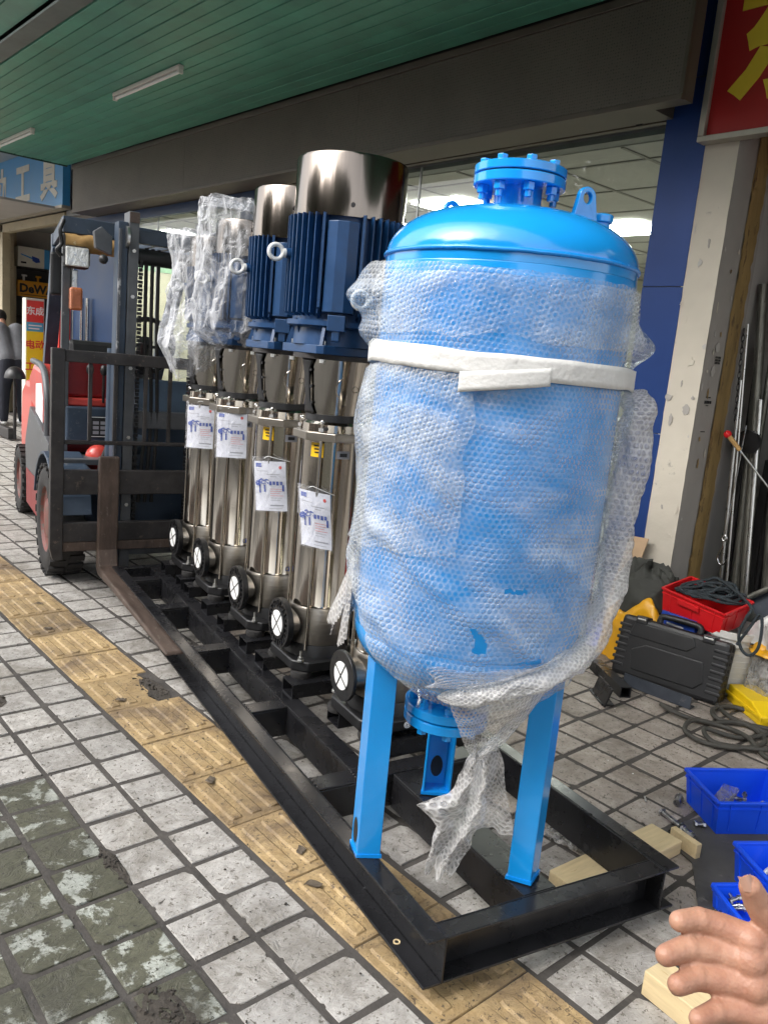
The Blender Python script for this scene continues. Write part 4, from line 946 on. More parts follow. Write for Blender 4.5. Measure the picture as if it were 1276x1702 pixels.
# top nozzle with blind flange
ZT = 1.860
MB().cyl((0, 0, ZT-.01), (0, 0, ZT+.075), .057, n=40).build('top_nozzle', 'tank_blue', tk, smooth=40)
f1 = MB().lathe([(.057, ZT+.062), (.108, ZT+.062), (.110, ZT+.064), (.110, ZT+.082), (.108, ZT+.084), (0, ZT+.084)], 64).build('lower_flange', 'tank_blue', tk, smooth=35)
f2 = MB().lathe([(0, ZT+.0875), (.108, ZT+.0875), (.110, ZT+.0895), (.110, ZT+.106), (.107, ZT+.108), (.06, ZT+.108), (.058, ZT+.110), (0, ZT+.110)], 64).build('blind_flange', 'tank_blue', tk, smooth=35)
MB().lathe([(0, ZT+.0841), (.101, ZT+.0841), (.101, ZT+.0874), (0, ZT+.0874)], 48).build('gasket', 'ink', tk)
for k in range(8):
    a = k*pi/4+.25; x, y = .088*cos(a), .088*sin(a)
    MB().cyl((x, y, ZT+.1085), (x, y, ZT+.121), .0135, n=6).build('flange_bolt', 'tank_blue', tk, bevel=.002)
    MB().cyl((x, y, ZT+.044), (x, y, ZT+.0617), .0145, n=6).build('flange_nut', 'tank_blue', tk, bevel=.001); MB().cyl((x, y, ZT+.030), (x, y, ZT+.0438), .0085, n=12).build('flange_stud', 'tank_blue', tk, smooth=40)
def lug(cx, cy, zb, rz, hh, w_, name='lifting_lug'):
    N = 20; outer = [(-w_, 0)]+[(w_*.55*cos(pi-k*pi/N), hh+w_*.55*sin(pi-k*pi/N)) for k in range(N+1)]+[(w_, 0)]
    inner = [(w_*.28*cos(pi-k*pi/N*1), hh+w_*.28*sin(pi-k*pi/N)) for k in range(2*N)]
    ax = Vector((cos(rz), sin(rz), 0)); nz_ = Vector((0, 0, 1)); nn = ax.cross(nz_)
    bm = bmesh.new(); th = .014
    vo = [bm.verts.new(Vector((cx, cy, zb))+ax*a+nz_*b_+nn*(-th/2)) for a, b_ in outer]; vi = [bm.verts.new(Vector((cx, cy, zb))+ax*a+nz_*b_+nn*(-th/2)) for a, b_ in inner]
    eo = [bm.edges.new((vo[i], vo[(i+1) % len(vo)])) for i in range(len(vo))]; ei = [bm.edges.new((vi[i], vi[(i+1) % len(vi)])) for i in range(len(vi))]
    bmesh.ops.triangle_fill(bm, use_beauty=True, edges=eo+ei)
    g = bmesh.ops.extrude_face_region(bm, geom=bm.faces[:]); bmesh.ops.translate(bm, vec=nn*th, verts=[e for e in g['geom'] if isinstance(e, bmesh.types.BMVert)])
    bmesh.ops.recalc_face_normals(bm, faces=bm.faces[:]); me = bpy.data.meshes.new(name); bm.to_mesh(me); bm.free()
    return link(name, me, 'tank_blue', tk, .002)
lug(.160, -.01, 1.825, .62, .085, .046)
lug(-.165, .12, 1.815, .62, .070, .042)
MB().cyl((.205, .05, 1.81), (.205, .05, 1.865), .024, n=24).build('side_nozzle', 'tank_blue', tk, smooth=40)
MB().cyl((.205, .05, 1.865), (.205, .05, 1.885), .031, n=24).build('side_cap', 'tank_blue', tk, smooth=40, bevel=.003)
# bottom nozzle and flange
BX = -.032
MB().cyl((BX, 0, .60), (BX, 0, .68), .057, n=40).build('bottom_nozzle', 'tank_blue', tk, smooth=40)
MB().lathe([(.05, .602), (.113, .602), (.115, .600), (.115, .580), (.113, .578), (0, .578)], 64, (BX, 0)).build('bottom_flange', 'tank_blue', tk, smooth=35)
MB().lathe([(0, .5735), (.113, .5735), (.115, .5715), (.115, .549), (.112, .547), (0, .547)], 64, (BX, 0)).build('bottom_blind', 'tank_blue', tk, smooth=35)
MB().lathe([(0, .578), (.1, .578), (.1, .5735), (0, .5735)], 48, (BX, 0)).build('gasket', 'ink', tk)
for k in range(8):
    a = k*pi/4+.1; x, y = BX+.092*cos(a), .092*sin(a)
    MB().cyl((x, y, .6025), (x, y, .618), .0135, n=6).build('flange_nut', 'tank_blue', tk); MB().cyl((x, y, .6185), (x, y, .632), .0085, n=12).build('flange_stud', 'tank_blue', tk, smooth=40); MB().cyl((x, y, .530), (x, y, .5465), .0135, n=6).build('flange_bolt', 'tank_blue', tk)
# legs: folded angle plates; (u, v) of the feet on the skid
from mathutils import Matrix as _M
def leg(u, v, a_in, hole=True):
    p = XY(u, v)-TX; c, s_ = cos(-TRZ), sin(-TRZ); lx, ly = p.x*c-p.y*s_, p.x*s_+p.y*c
    rad = Vector((lx, ly, 0)).normalized(); tan = Vector((-rad.y, rad.x, 0)); rp = Vector((lx, ly, 0)).length
    w_, d_, t_ = .058, .05, .007
    zt, zb = .97, Z1+.001
    b = MB()
    cx = rad*rp
    top = rad*(R+.004)
    def slab(p0, p1):                                        # vertical plate between two footprint points, thickness t_
        p0 = Vector(p0); p1 = Vector(p1); ax = (p1-p0).normalized(); n_ = ax.cross(Vector((0, 0, 1))); L = (p1-p0).length
        b.prism([(0, zb), (L, zb), (L, zt), (0, zt)], p0, ax, (0, 0, 1), t_)
    A_ = cx+rad*.02; 
    L_ = cx-tan*w_*.62-rad*.022; Rr = cx+tan*w_*.62-rad*.022
    outl = [L_, L_+rad*.004, A_-tan*.012, A_+tan*.012, Rr+rad*.004, Rr]
    # folded channel: front plate facing out plus two wings
    b.prism([((q-cx).dot(tan), (q-cx).dot(rad)) for q in (A_-tan*.032, A_+tan*.032, A_+tan*.030-rad*.007, A_-tan*.030-rad*.007)], cx+Vector((0, 0, zb)), tan, rad, -(zt-zb))
    b.prism([((q-cx).dot(tan), (q-cx).dot(rad)) for q in (A_-tan*.0325, A_-tan*.030-rad*.0075, A_-tan*.038-rad*.062, A_-tan*.045-rad*.060)], cx+Vector((0, 0, zb)), tan, rad, -(zt-zb-.04))
    b.prism([((q-cx).dot(tan), (q-cx).dot(rad)) for q in (A_+tan*.0325, A_+tan*.045-rad*.060, A_+tan*.038-rad*.062, A_+tan*.030-rad*.0075)], cx+Vector((0, 0, zb)), tan, rad, -(zt-zb-.04))
    o = b.build('leg', 'tank_blue', tk, bevel=.002)
    # access hole cut low in the wing, seen as a dark oval, and scuffed foot
    if a_in:
        oc_ = A_+rad*.0008*(1 if a_in == 1 else 1)+Vector((0, 0, zb+.062)) if a_in == 1 else A_-rad*.0085+Vector((0, 0, zb+.07)); q_ = range(20) if a_in == 1 else range(19, -1, -1)
        MB().add([oc_+tan*.019*cos(k*pi/10)+Vector((0, 0, .036*sin(k*pi/10))) for k in range(20)], [tuple(q_)]).build('access_hole', 'ink', o)
    f_ = MB(); f_.prism([((q-cx).dot(tan), (q-cx).dot(rad)) for q in (A_-tan*.035+rad*.003, A_+tan*.035+rad*.003, A_+tan*.048-rad*.064, A_-tan*.048-rad*.064)], cx+Vector((0, 0, zb+.0005)), tan, rad, -.010); f_.build('foot_plate', 'tank_blue_chipped', o)
leg(.375, .028, 1); leg(.100, .383, 0); leg(.567, .40, 2)
# ------------------------------------------------------------------ bubble wrap round the tank
wr = thing('bubble_wrap', 'torn clear bubble wrap wound around the blue tank', 'bubble wrap', TX, TRZ)
def interp(tab, x):
    if x <= tab[0][0]: return tab[0][1]
    for (a, p), (b, q) in zip(tab, tab[1:]):
        if x <= b: t = (x-a)/(b-a); t = t*t*(3-2*t); return p+(q-p)*t
    return tab[-1][1]
def TP(d, r_, z): a = radians(d); return Vector((r_*sin(a), -r_*cos(a), z))
def bump_(x, c, w_): return math.exp(-((x-c)/w_)**2)
def wrap_r(ph, z):
    d = math.degrees(ph); x, y = sin(ph), cos(ph)
    r_ = R+.009
    r_ += .007*(fbm(x*1.3, y*1.3, z*2.2, 2.1, 3))+.004*abs(nse(x*2, y*2, z*9, 1.4))
    r_ += .010*max(0, ridge(x*1.0, y*1.0, z*5.0, 1.3, 3)-.62)
    # loose collar at the top left, pinched by the strap, a second puff at the right
    r_ += .080*bump_(d, -84, 26)*bump_(z, 1.655, .060)*(1+.3*nse(z*20, d*.05, 2))
    r_ += .035*bump_(d, -88, 22)*bump_(z, 1.555, .03)
    r_ += .050*bump_(d, 92, 24)*bump_(z, 1.575, .042)*(1+.5*nse(z*22, d*.06, 5))
    r_ += .032*bump_(d, 92, 25)*bump_(z, 1.41, .07)
    r_ += .025*bump_(d, -90, 35)*bump_(z, 1.36, .13)+.012*bump_(d, -85, 30)*bump_(z, 1.0, .12)
    r_ += .018*bump_(d, 60, 40)*bump_(z, .95, .12)
    r_ -= .004*bump_(z, 1.50, .035)
    # diagonal drapes lower down
    r_ += .014*max(0, sin((z*9+ph*1.6)*3.1+1.5*nse(x, y, z, 3)))**3*min(1, max(0, (1.30-z)/.3))
    if z < .84: r_ -= (.84-z)*.30
    hz = min(1, max(-1, (.82-z)/.165))
    if z < .82: r_ = max(r_*.6+.4*(R*max(0, 1-hz*hz)**.46+.012), R*max(0, 1-hz*hz)**.46+.012)
    return max(r_, .12)
top_tab = [(-180, 1.70), (-110, 1.69), (-80, 1.718), (-40, 1.712), (0, 1.702), (45, 1.700), (80, 1.697), (110, 1.69), (180, 1.70)]
bot_tab = [(-180, .88), (-120, .86), (-100, .83), (-88, .82), (-78, .95), (-68, .93), (-56, .838), (-46, .775), (-33, .735), (-20, .70), (0, .685), (40, .69), (70, .72), (95, .78), (130, .84), (180, .88)]
TEAR = [(0.1, .920), (3.5, .911), (6.4, .894), (8.3, .877), (8.0, .860), (4.5, .853), (1.7, .854), (3.0, .877), (2.0, .899)]
def inpoly(P, x, y):
    c = False
    for (x0, y0), (x1, y1) in zip(P, P[1:]+P[:1]):
        if (y0 > y) != (y1 > y) and x < (x1-x0)*(y-y0)/(y1-y0)+x0: c = not c
    return c
def hole(d, z):
    # crescent tear and short slits showing bare paint
    if -2 < d < 12 and inpoly(TEAR, d+.5*nse(d, z*80, 1), z+.002*nse(d, z*90, 5)): return True
    if 12.5 < d < 22 and abs(z-1.0085-.004*nse(d*.6, 1, 1)) < .0055: return True
    if 22 < d < 30 and abs(z-.842-.0016*(d-26)) < .007*(d-21)/9: return True
    return abs(z-1.60-.001*(d-80)) < .012+.006*sin(d*3) and 76 < d < 82
NU, NV = 420, 270
me_v = []; me_f = []; uvs = []; raw = []
for j in range(NV+1):
    for i in range(NU+1):
        ph = -pi+2*pi*i/NU; d = math.degrees(ph); zt = interp(top_tab, d)+.004*nse(d*.2, 1, 1); zb = interp(bot_tab, d)+.008*nse(d*.35, 2, 7)
        z = zb+(zt-zb)*j/NV; r_ = wrap_r(ph, z)
        me_v.append((r_*sin(ph), -r_*cos(ph), z)); uvs.append((ph*R+.012*nse(ph*1.5, z*3, 1)+.004*nse(ph*5, z*9, 6), z+.012*nse(ph*1.3, z*2.5, 8)+.004*nse(ph*5, z*9, 3))); raw.append((d, z))
for j in range(NV):
    for i in range(NU):
        k = j*(NU+1)+i
        if hole(*raw[k]): continue
        me_f.append((k, k+1, k+NU+2, k+NU+1))
def uvmesh(name, vs, fs, uv, m, parent, sm=80):
    me = bpy.data.meshes.new(name); me.from_pydata(vs, [], fs); me.update(); l = me.uv_layers.new(name='UVMap')
    for p in me.polygons:
        for li in p.loop_indices: l.data[li].uv = uv[me.loops[li].vertex_index]
    me.shade_smooth(); return link(name, me, m, parent)
uvmesh('wrap_sheet', me_v, me_f, uvs, 'bubble_wrap', wr)
# a second, overlapping turn of the sheet with a ragged free edge
def overlap(d0, d1, z0, z1, name, nu=120, nv=120, lift=.006, slope=.0006):
    vs = []; fs = []; uv = []
    for j in range(nv+1):
        for i in range(nu+1):
            a, t = i/nu, j/nv; d = d0+(d1-d0)*a+3*nse(t*5, d0, 1)*(1 if a > .5 else -1)*abs(2*a-1); z = z0+(z1-z0)*t+.018*nse(d*.06, z0, t*2)*(1-t)+(d-d0)*slope
            r_ = wrap_r(radians(d), z)+lift+.004*abs(nse(d*.15, z*14, 3)); vs.append(tuple(TP(d, r_, z))); uv.append((radians(d)*R+.3*z, z-.12*radians(d)))
    for j in range(nv):
        for i in range(nu): k = j*(nu+1)+i; fs.append((k, k+1, k+nu+2, k+nu+1))
    return uvmesh(name, vs, fs, uv, 'bubble_wrap', wr)
overlap(-100, -8, 1.02, 1.46, 'wrap_overlap'); overlap(-60, 70, 1.56, 1.69, 'wrap_overlap', lift=.005, slope=0)
def uvsheet(name, fn, nu, nv, su, sv, m='bubble_wrap_loose', parent=wr, skip=None):
    vs = []; fs = []; uv = []
    for j in range(nv+1):
        for i in range(nu+1): vs.append(tuple(fn(i/nu, j/nv))); uv.append((i/nu*su, j/nv*sv))
    for j in range(nv):
        for i in range(nu):
            if skip and skip((i+.5)/nu, (j+.5)/nv): continue
            k = j*(nu+1)+i; fs.append((k, k+1, k+nu+2, k+nu+1))
    return uvmesh(name, vs, fs, uv, m, parent)
# rolled edge running down the right side and round under the belly
path = smooth_pts([TP(86, R+.036, 1.475), TP(84, R+.048, 1.40), TP(83, R+.044, 1.22), TP(81, R+.044, 1.07), TP(75, R+.040, .96), TP(62, R+.024, .855), TP(44, R+.014, .815), TP(24, R+.002, .780), TP(6, R-.012, .748), TP(-11, R-.026, .722)], 10)
N = len(path); FR = []; pv = Vector((0, -1, 0))
for k in range(N):                                          # parallel-transported frame so the roll never flips
    d = (path[min(k+1, N-1)]-path[max(k-1, 0)]).normalized(); pv = (pv-d*pv.dot(d)).normalized(); FR.append((pv.copy(), d.cross(pv)))
def roll(a, t):
    i = t*(N-1); k = min(int(i), N-2); f = i-k; p = path[k].lerp(path[k+1], f)
    x = FR[k][0].lerp(FR[k+1][0], f); y = FR[k][1].lerp(FR[k+1][1], f); q = 2*pi*a
    rr = .038*(1-.40*t)*min(1, (t+.01)*16)**.5*min(1, (1.002-t)*9)**.6
    rr *= 1+.40*nse(cos(q)*1.2, sin(q)*1.2, t*16)+.22*nse(cos(q)*3, sin(q)*3, t*45+4)
    return p+(x*cos(q)*.75+y*sin(q)*1.1)*rr
uvsheet('wrap_roll', roll, 30, 170, .22, 1.25, 'bubble_wrap_dense')
# twisted plastic strands just above the roll
for k in range(9):
    pts = [TP(30+k*2.0, R+.016, .822+.004*k), TP(18+k*1.2, R+.013, .80+.003*k), TP(2-2*k, R+.006, .772+.004*k), TP(-16+k, R-.0, .752+.003*k)]
    MB().tube(smooth_pts(pts, 6), .0022, 5).build('wrap_strand', 'film_thin', wr, smooth=60)
# apron under the belly gathering into a hanging tail
def apron(a, t):
    d = -6+86*a
    s_ = TP(d, interp([(-6, .258), (10, .268), (40, .292), (80, .312)], d), interp([(-6, .715), (10, .73), (45, .79), (80, .87)], d))
    e = Vector((.062+.018*(a-.5), -.185+.03*sin(a*7), .545+.03*(a-.5)))
    p = s_.lerp(e, t**1.05); q = t*(1-t)*4
    return p+Vector((.010*sin(a*19)*t, -.030*q+.006*nse(a*8, t*6, 2)*3*t, .012*nse(a*5, t*4, 9)))
uvsheet('wrap_apron', apron, 90, 60, .42, .27)
def tail(a, t):
    wv = interp([(0, .016), (.12, .03), (.5, .055), (.78, .05), (1, .035)], t)
    cx = .060-.010*t-.055*t*t; z = .552-.335*t
    xx = (a-.5)*2*wv
    if .38 < t < .62 and a < .35: xx -= .065*(1-abs(t-.5)/.12)*(.35-a)/.35
    yy = -.19+.018*sin(a*11+t*5)+.012*nse(a*6, t*9, 4)
    return Vector((cx+xx+.008*nse(a*3, t*8, 1), yy, z+.012*nse(a*7, t*6, 2)-(.02*abs(sin(a*9)) if t > .95 else 0)))
uvsheet('wrap_tail', tail, 40, 90, .13, .36)
def tail2(a, t):
    wv = interp([(0, .02), (.3, .04), (1, .062)], t); return Vector((.085+.03*t+(a-.5)*2*wv, -.12+.012*sin(a*8+t*4), .56-.25*t+.01*nse(a*6, t*3, 2)))
uvsheet('wrap_tail', tail2, 30, 50, .1, .27)
# flap torn loose at the lower left
def flap(a, t):
    d = -96+24*a; z = .99-.22*t+.012*nse(a*4, t*3, 5); return TP(d-6*t*(1-a), R+.016+.075*t*(1-a)+.012*sin(a*9)*t, z-.03*a*t)
uvsheet('wrap_flap', flap, 30, 40, .14, .2, skip=lambda a, t: t > .62+.38*abs(sin(a*5.2+.4)))
def flap2(a, t):
    d = -112+14*a; return TP(d-14*t*(1-a), R+.03+.045*t+.01*sin(a*9), .93-.16*t-.05*a*t+.008*nse(a*9, t*9, 3))
uvsheet('wrap_flap', flap2, 24, 30, .1, .17, skip=lambda a, t: t > .70+.3*abs(sin(a*8)))
# white foam strap with its loose end at the front
sp = thing('foam_strap', 'white foam strap tied round the bubble wrapped tank', 'strap', TX, TRZ)
def strap(a, t):
    d = -180+360*a; r_ = max(wrap_r(radians(d), 1.50), R+.012)+.006+.004*bump_(d, 92, 25)
    z = 1.478+.050*t+interp([(-180, .0), (-90, .004), (-70, .010), (0, 0), (60, -.004), (95, -.012), (180, 0)], d)+.003*nse(d*.05, t, 3); return TP(d, r_+.002*nse(d*.2, t*2, 4), z)
b = MB(); b.sheet(strap, 200, 4); o = b.build('strap_band', 'foam_white', sp, smooth=60); mo = o.modifiers.new('s', 'SOLIDIFY'); mo.thickness = .0025; mo.offset = 1
def strap2(a, t):
    d = -14+34*a; return TP(d, R+.0235+.006*sin(a*3), 1.449+.020*a+(.034+.004*a)*t-.010*(1-a)*(1-t))
b = MB(); b.sheet(strap2, 40, 4); o = b.build('strap_end', 'foam_white', sp, smooth=60); mo = o.modifiers.new('s', 'SOLIDIFY'); mo.thickness = .003; mo.offset = 1

# ------------------------------------------------------------------ forklift at the far end (x = v, y = u, z)
FO = (.32, 4.8, 0)
fk = thing('forklift', 'old red and blue forklift behind the far end of the skid', 'forklift', XY(4.8, .32), RZ)
def part(name, m, fn, parent=fk, smooth=0, bevel=.004):
    b = MB(FO); fn(b); return b.build(name, m, parent, smooth=smooth, bevel=bevel)
# forks
def forkblade(x0, x1):
    def f(b):
        poly = [(3.415, .80), (3.372, .80), (3.372, .26), (3.345, .168), (3.20, .166), (1.96, .166), (1.95, .150), (3.2, .122), (3.37, .112), (3.415, .15)]
        b.prism([(y, z) for y, z in poly], (x0, 0, 0), (0, 1, 0), (0, 0, 1), x1-x0)
    return f
part('fork', 'worn_steel', forkblade(-.066, .046), bevel=.008)
part('fork', 'worn_steel', forkblade(.845, .957), bevel=.008)
# carriage and load backrest
part('carriage_bar', 'dark_steel', lambda b: b.box(-.25, .89, 3.418, 3.46, .575, .715))
part('carriage_bar', 'dark_steel', lambda b: b.box(-.25, .89, 3.418, 3.46, .30, .41))
part('carriage_lip', 'worn_steel', lambda b: b.box(-.25, .89, 3.419, 3.455, .245, .298))
for x in (-.32, .891): part('backrest_post', 'dark_steel', lambda b: b.prism([(.20, .069), (1.385, .069), (1.385, 0), (.27, 0), (.20, .018)] if x < 0 else [(.20, .069), (1.385, .069), (1.385, 0), (.20, 0)], (x, 3.40, 0), (0, 0, 1), (1, 0, 0), .06))
part('backrest_rail', 'dark_steel', lambda b: b.box(-.2505, .8905, 3.41, 3.45, 1.315, 1.38))
part('backrest_rail', 'dark_steel', lambda b: b.box(-.2505, .8905, 3.415, 3.44, .862, .885))
for x in (-.115, .02, .19, .33, .46, .60, .75): part('backrest_bar', 'dark_steel', lambda b: b.box(x-.010, x+.010, 3.418, 3.438, .8855, 1.3145), bevel=.002)
# mast
for x, s_ in ((.03, 1), (.61, -1)):
    part('inner_mast', 'lift_blue', lambda b: b.box(*sorted((x, x+s_*.054)), 3.50, 3.60, .12, 2.10))
    part('mast_face', 'mast_worn', lambda b: b.box(*sorted((x+s_*.002, x+s_*.018)), 3.485, 3.4995, .6, 2.06), bevel=.002)
    part('outer_mast', 'lift_grey', lambda b: b.box(*sorted((x+s_*.056, x+s_*.112)), 3.49, 3.62, .10, 2.16))
    part('mast_cap', 'worn_steel', lambda b: b.box(*sorted((x+s_*.0565, x+s_*.1115)), 3.486, 3.4895, 2.10, 2.155), bevel=.001)
    part('pulley', 'zinc', lambda b: b.cyl((x+s_*.038, 3.494, 2.02), (x+s_*.052, 3.494, 2.02), .058, n=28), smooth=40, bevel=0)
    def chn(b):
        for k in range(74):
            z = .35+k*.022; b.box(*sorted((x+s_*.125, x+s_*.150)), 3.53, 3.545, z, z+.017) if k % 2 else b.box(*sorted((x+s_*.130, x+s_*.145)), 3.52, 3.555, z, z+.019)
    part('lift_chain', 'black_iron', chn, bevel=0)
part('mast_crossbar', 'lift_blue', lambda b: b.box(.1425, .4975, 3.53, 3.60, 2.0, 2.07))
part('hose_roller', 'black_plastic', lambda b: b.cyl((.1425, 3.56, 1.93), (.4975, 3.56, 1.93), .045, n=24), smooth=40, bevel=0)
part('mast_crossbar', 'lift_grey', lambda b: b.box(.1425, .4975, 3.53, 3.60, .95, 1.05))
part('mast_crossbar', 'lift_grey', lambda b: b.box(.1425, .4975, 3.53, 3.60, .18, .30))
part('lift_cylinder', 'lift_blue', lambda b: b.cyl((.06, 3.66, .2), (.06, 3.66, 1.4), .04, n=20), smooth=40, bevel=0)
part('lift_cylinder', 'lift_blue', lambda b: b.cyl((.58, 3.66, .2), (.58, 3.66, 1.4), .04, n=20), smooth=40, bevel=0)
for k in range(3): part('mast_hose', 'rubber', lambda b: b.tube(smooth_pts([(.20+.035*k, 3.55, 1.98), (.20+.035*k, 3.53, 1.5), (.22+.035*k, 3.54, 1.0), (.20+.04*k, 3.56, .5)], 6), .011, 8), smooth=60, bevel=0)
for z in (.5, .9, 1.3, 1.7, 1.95): part('mast_bolt', 'zinc', lambda b: b.cyl((.115, 3.4895, z), (.115, 3.482, z), .011, n=6), bevel=0)
part('carriage_roller', 'dark_steel', lambda b: b.cyl((.02, 3.47, .62), (.09, 3.47, .62), .045, n=20), smooth=40, bevel=.003)
part('mast_shoulder', 'lift_grey', lambda b: b.prism([(0, 0), (.09, .03), (.10, .12), (.06, .15), (0, .10)], (.025, 3.62, 1.92), (-1, 0, 0), (0, 0, 1), .05))
part('guard_knob', 'black_plastic', lambda b: b.ball((-.03, 3.58, 1.89), .026))
# wheels
def wheel(x0, x1, y, r_, label):
    s_ = -1 if x0 < .32 else 1
    def tyre(b):
        c = (x0+x1)/2; h = (x1-x0)/2; prof = [(r_*.60, -h*.9), (r_*.66, -h), (r_*.90, -h), (r_*.985, -h*.82), (r_, -h*.4), (r_, h*.4), (r_*.985, h*.82), (r_*.90, h), (r_*.66, h), (r_*.60, h*.9)]
        n_ = 56; vs = []; fs = []
        for q, a in prof:
            for i in range(n_): w_ = 2*pi*i/n_; vs.append((c+a, y+q*cos(w_), r_+.001+q*sin(w_)))
        for k in range(len(prof)-1):
            for i in range(n_): fs.append((k*n_+i, k*n_+(i+1) % n_, (k+1)*n_+(i+1) % n_, (k+1)*n_+i))
        b.add(vs, fs)
        for i in range(28):                                  # tread lugs wrapping over both shoulders
            a = 2*pi*i/28
            for e in (-1, 1):
                aa = a+(.11 if e > 0 else 0); d = Vector((0, cos(aa), sin(aa))); tt = Vector((0, -sin(aa), cos(aa)))
                b.obox(Vector((c+e*h*.56, y, r_+.001))+d*(r_*.995), Vector((1, 0, 0)), tt, d, h*.46, r_*.065, r_*.028)
    ty = part('wheel', 'rubber', tyre, smooth=40, bevel=0)
    xf = x0 if s_ < 0 else x1
    def rim(b):
        c = (x0+x1)/2; prof = [(.60, .9), (.57, .72), (.42, .62), (.34, .80), (.2, .82), (.0, .82)]; n_ = 40; vs = []; fs = []
        for q, a in prof:
            for i in range(n_): w_ = 2*pi*i/n_; vs.append((c+s_*a*(x1-x0)/2, y+r_*q*cos(w_), r_+.001+r_*q*sin(w_)))
        for k in range(len(prof)-1):
            for i in range(n_): fs.append((k*n_+i, k*n_+(i+1) % n_, (k+1)*n_+(i+1) % n_, (k+1)*n_+i))
        b.add(vs, fs)
        for i in range(6): a = i*pi/3; b.cyl((c+s_*.62*(x1-x0)/2, y+r_*.40*cos(a), r_+r_*.40*sin(a)), (c+s_*.75*(x1-x0)/2, y+r_*.40*cos(a), r_+r_*.40*sin(a)), .012, n=6)
    part('rim', 'rim_dirty', rim, ty, smooth=40, bevel=0)
wheel(-.285, -.095, 3.88, .335, '')
wheel(.735, .925, 3.88, .335, '')
wheel(-.22, -.05, 5.70, .27, '')
wheel(.69, .86, 5.70, .27, '')
part('axle', 'lift_grey', lambda b: b.cyl((-.094, 3.88, .335), (.734, 3.88, .335), .08, n=16), smooth=40, bevel=0)
part('axle', 'lift_grey', lambda b: b.cyl((-.049, 5.70, .27), (.689, 5.70, .27), .06, n=16), smooth=40, bevel=0)
# chassis, fenders, step, counterweight
part('chassis', 'lift_blue', lambda b: b.box(-.08, .72, 3.75, 5.5, .25, .62))
def fender(x0, x1):
    def f(b):
        out = [(3.88+.42*cos(a*pi/12), .335+.42*sin(a*pi/12)) for a in range(1, 12)]; inn = [(3.88+.40*cos(a*pi/12), .335+.40*sin(a*pi/12)) for a in range(11, 0, -1)]
        b.prism(out+inn, (x0, 0, 0), (0, 1, 0), (0, 0, 1), x1-x0)
    return f
part('fender', 'lift_blue', fender(-.29, -.08)); part('fender', 'lift_blue', fender(.72, .93))
part('side_panel', 'lift_grey', lambda b: b.prism([(4.30, .22), (5.35, .22), (5.45, .62), (5.2, .90), (4.30, .74)], (-.20, 0, 0), (0, 1, 0), (0, 0, 1), .06))
part('side_skirt', 'lift_darkred', lambda b: b.prism([(4.55, .16), (5.3, .16), (5.33, .42), (4.55, .42)], (-.207, 0, 0), (0, 1, 0), (0, 0, 1), .006))
part('counterweight', 'lift_red', lambda b: b.prism([(5.46, .25), (6.05, .30), (6.15, .6), (6.10, .98), (5.9, 1.06), (5.46, 1.06)], (-.15, 0, 0), (0, 1, 0), (0, 0, 1), .94), bevel=.05)
part('hood_side', 'lift_red', lambda b: b.prism([(4.45, .76), (5.45, .92), (5.45, 1.13), (5.25, 1.22), (4.75, 1.20), (4.50, 1.06)], (-.175, 0, 0), (0, 1, 0), (0, 0, 1), .16), bevel=.04)
part('hood_decal', 'ink_white', lambda b: b.prism([(4.72, .83), (5.05, .88), (5.05, 1.08), (4.80, 1.10), (4.72, 1.0)], (-.1795, 0, 0), (0, 1, 0), (0, 0, 1), .003), bevel=0)
part('hood_edge', 'lift_grey', lambda b: b.tube(smooth_pts([(-.18, 4.50, .76), (-.18, 4.52, 1.04), (-.18, 4.72, 1.21), (-.18, 5.2, 1.235)], 6), .022, 8), smooth=60, bevel=0)
part('engine_hood', 'lift_darkred', lambda b: b.box(-.06, .70, 4.60, 5.40, .64, 1.16), bevel=.04)
part('seat', 'black_plastic', lambda b: b.box(.05, .58, 4.75, 5.25, 1.17, 1.30), bevel=.05)
part('seat_back', 'black_plastic', lambda b: b.prism([(5.20, 1.20), (5.32, 1.20), (5.36, 1.40), (5.28, 1.42)], (.07, 0, 0), (0, 1, 0), (0, 0, 1), .49), bevel=.04)
part('dashboard', 'lift_darkred', lambda b: b.box(-.18, .20, 3.98, 4.10, 1.08, 1.36), bevel=.02)
part('dash_top', 'lift_red', lambda b: b.box(-.20, .22, 3.94, 4.14, 1.03, 1.079), bevel=.01)
part('front_panel', 'lift_blue', lambda b: b.box(-.16, .25, 3.90, 4.06, .80, 1.029), bevel=.012)
pn = part('name_plate', 'ink', lambda b: b.box(-.02, .135, 3.894, 3.8995, .845, .975), bevel=0)
part('plate_border', 'ink_white', lambda b: (b.box(-.018, .133, 3.8925, 3.8938, .968, .972), b.box(-.018, .133, 3.8925, 3.8938, .848, .852), b.box(-.018, -.015, 3.8925, 3.8938, .8525, .9675), b.box(.130, .133, 3.8925, 3.8938, .8525, .9675)), pn, bevel=0)
part('plate_print', 'ink_grey', lambda b: [b.box(-.005+.045*(k % 3), .030+.045*(k % 3), 3.8925, 3.8935, .865+.03*(k//3), .885+.03*(k//3)) for k in range(9)], pn, bevel=0)
part('valve_tank', 'lift_red', lambda b: b.ball((.02, 3.86, .72), .075, .07, .085), smooth=60, bevel=0)
part('valve_tank', 'lift_red', lambda b: b.ball((.13, 3.88, .68), .05, .06, .10), smooth=60, bevel=0)
part('air_filter', 'lift_blue', lambda b: b.cyl((.10, 3.72, .82), (.26, 3.80, .82), .062, n=24), smooth=40, bevel=.006)
for k in range(4): part('hydraulic_hose', 'rubber', lambda b: b.tube(smooth_pts([(.02+.03*k, 3.75, .60), (.0+.04*k, 3.68, .70+.03*k), (.06+.03*k, 3.72, .84), (.12, 3.82, .90)], 6), .014, 8), smooth=60, bevel=0)
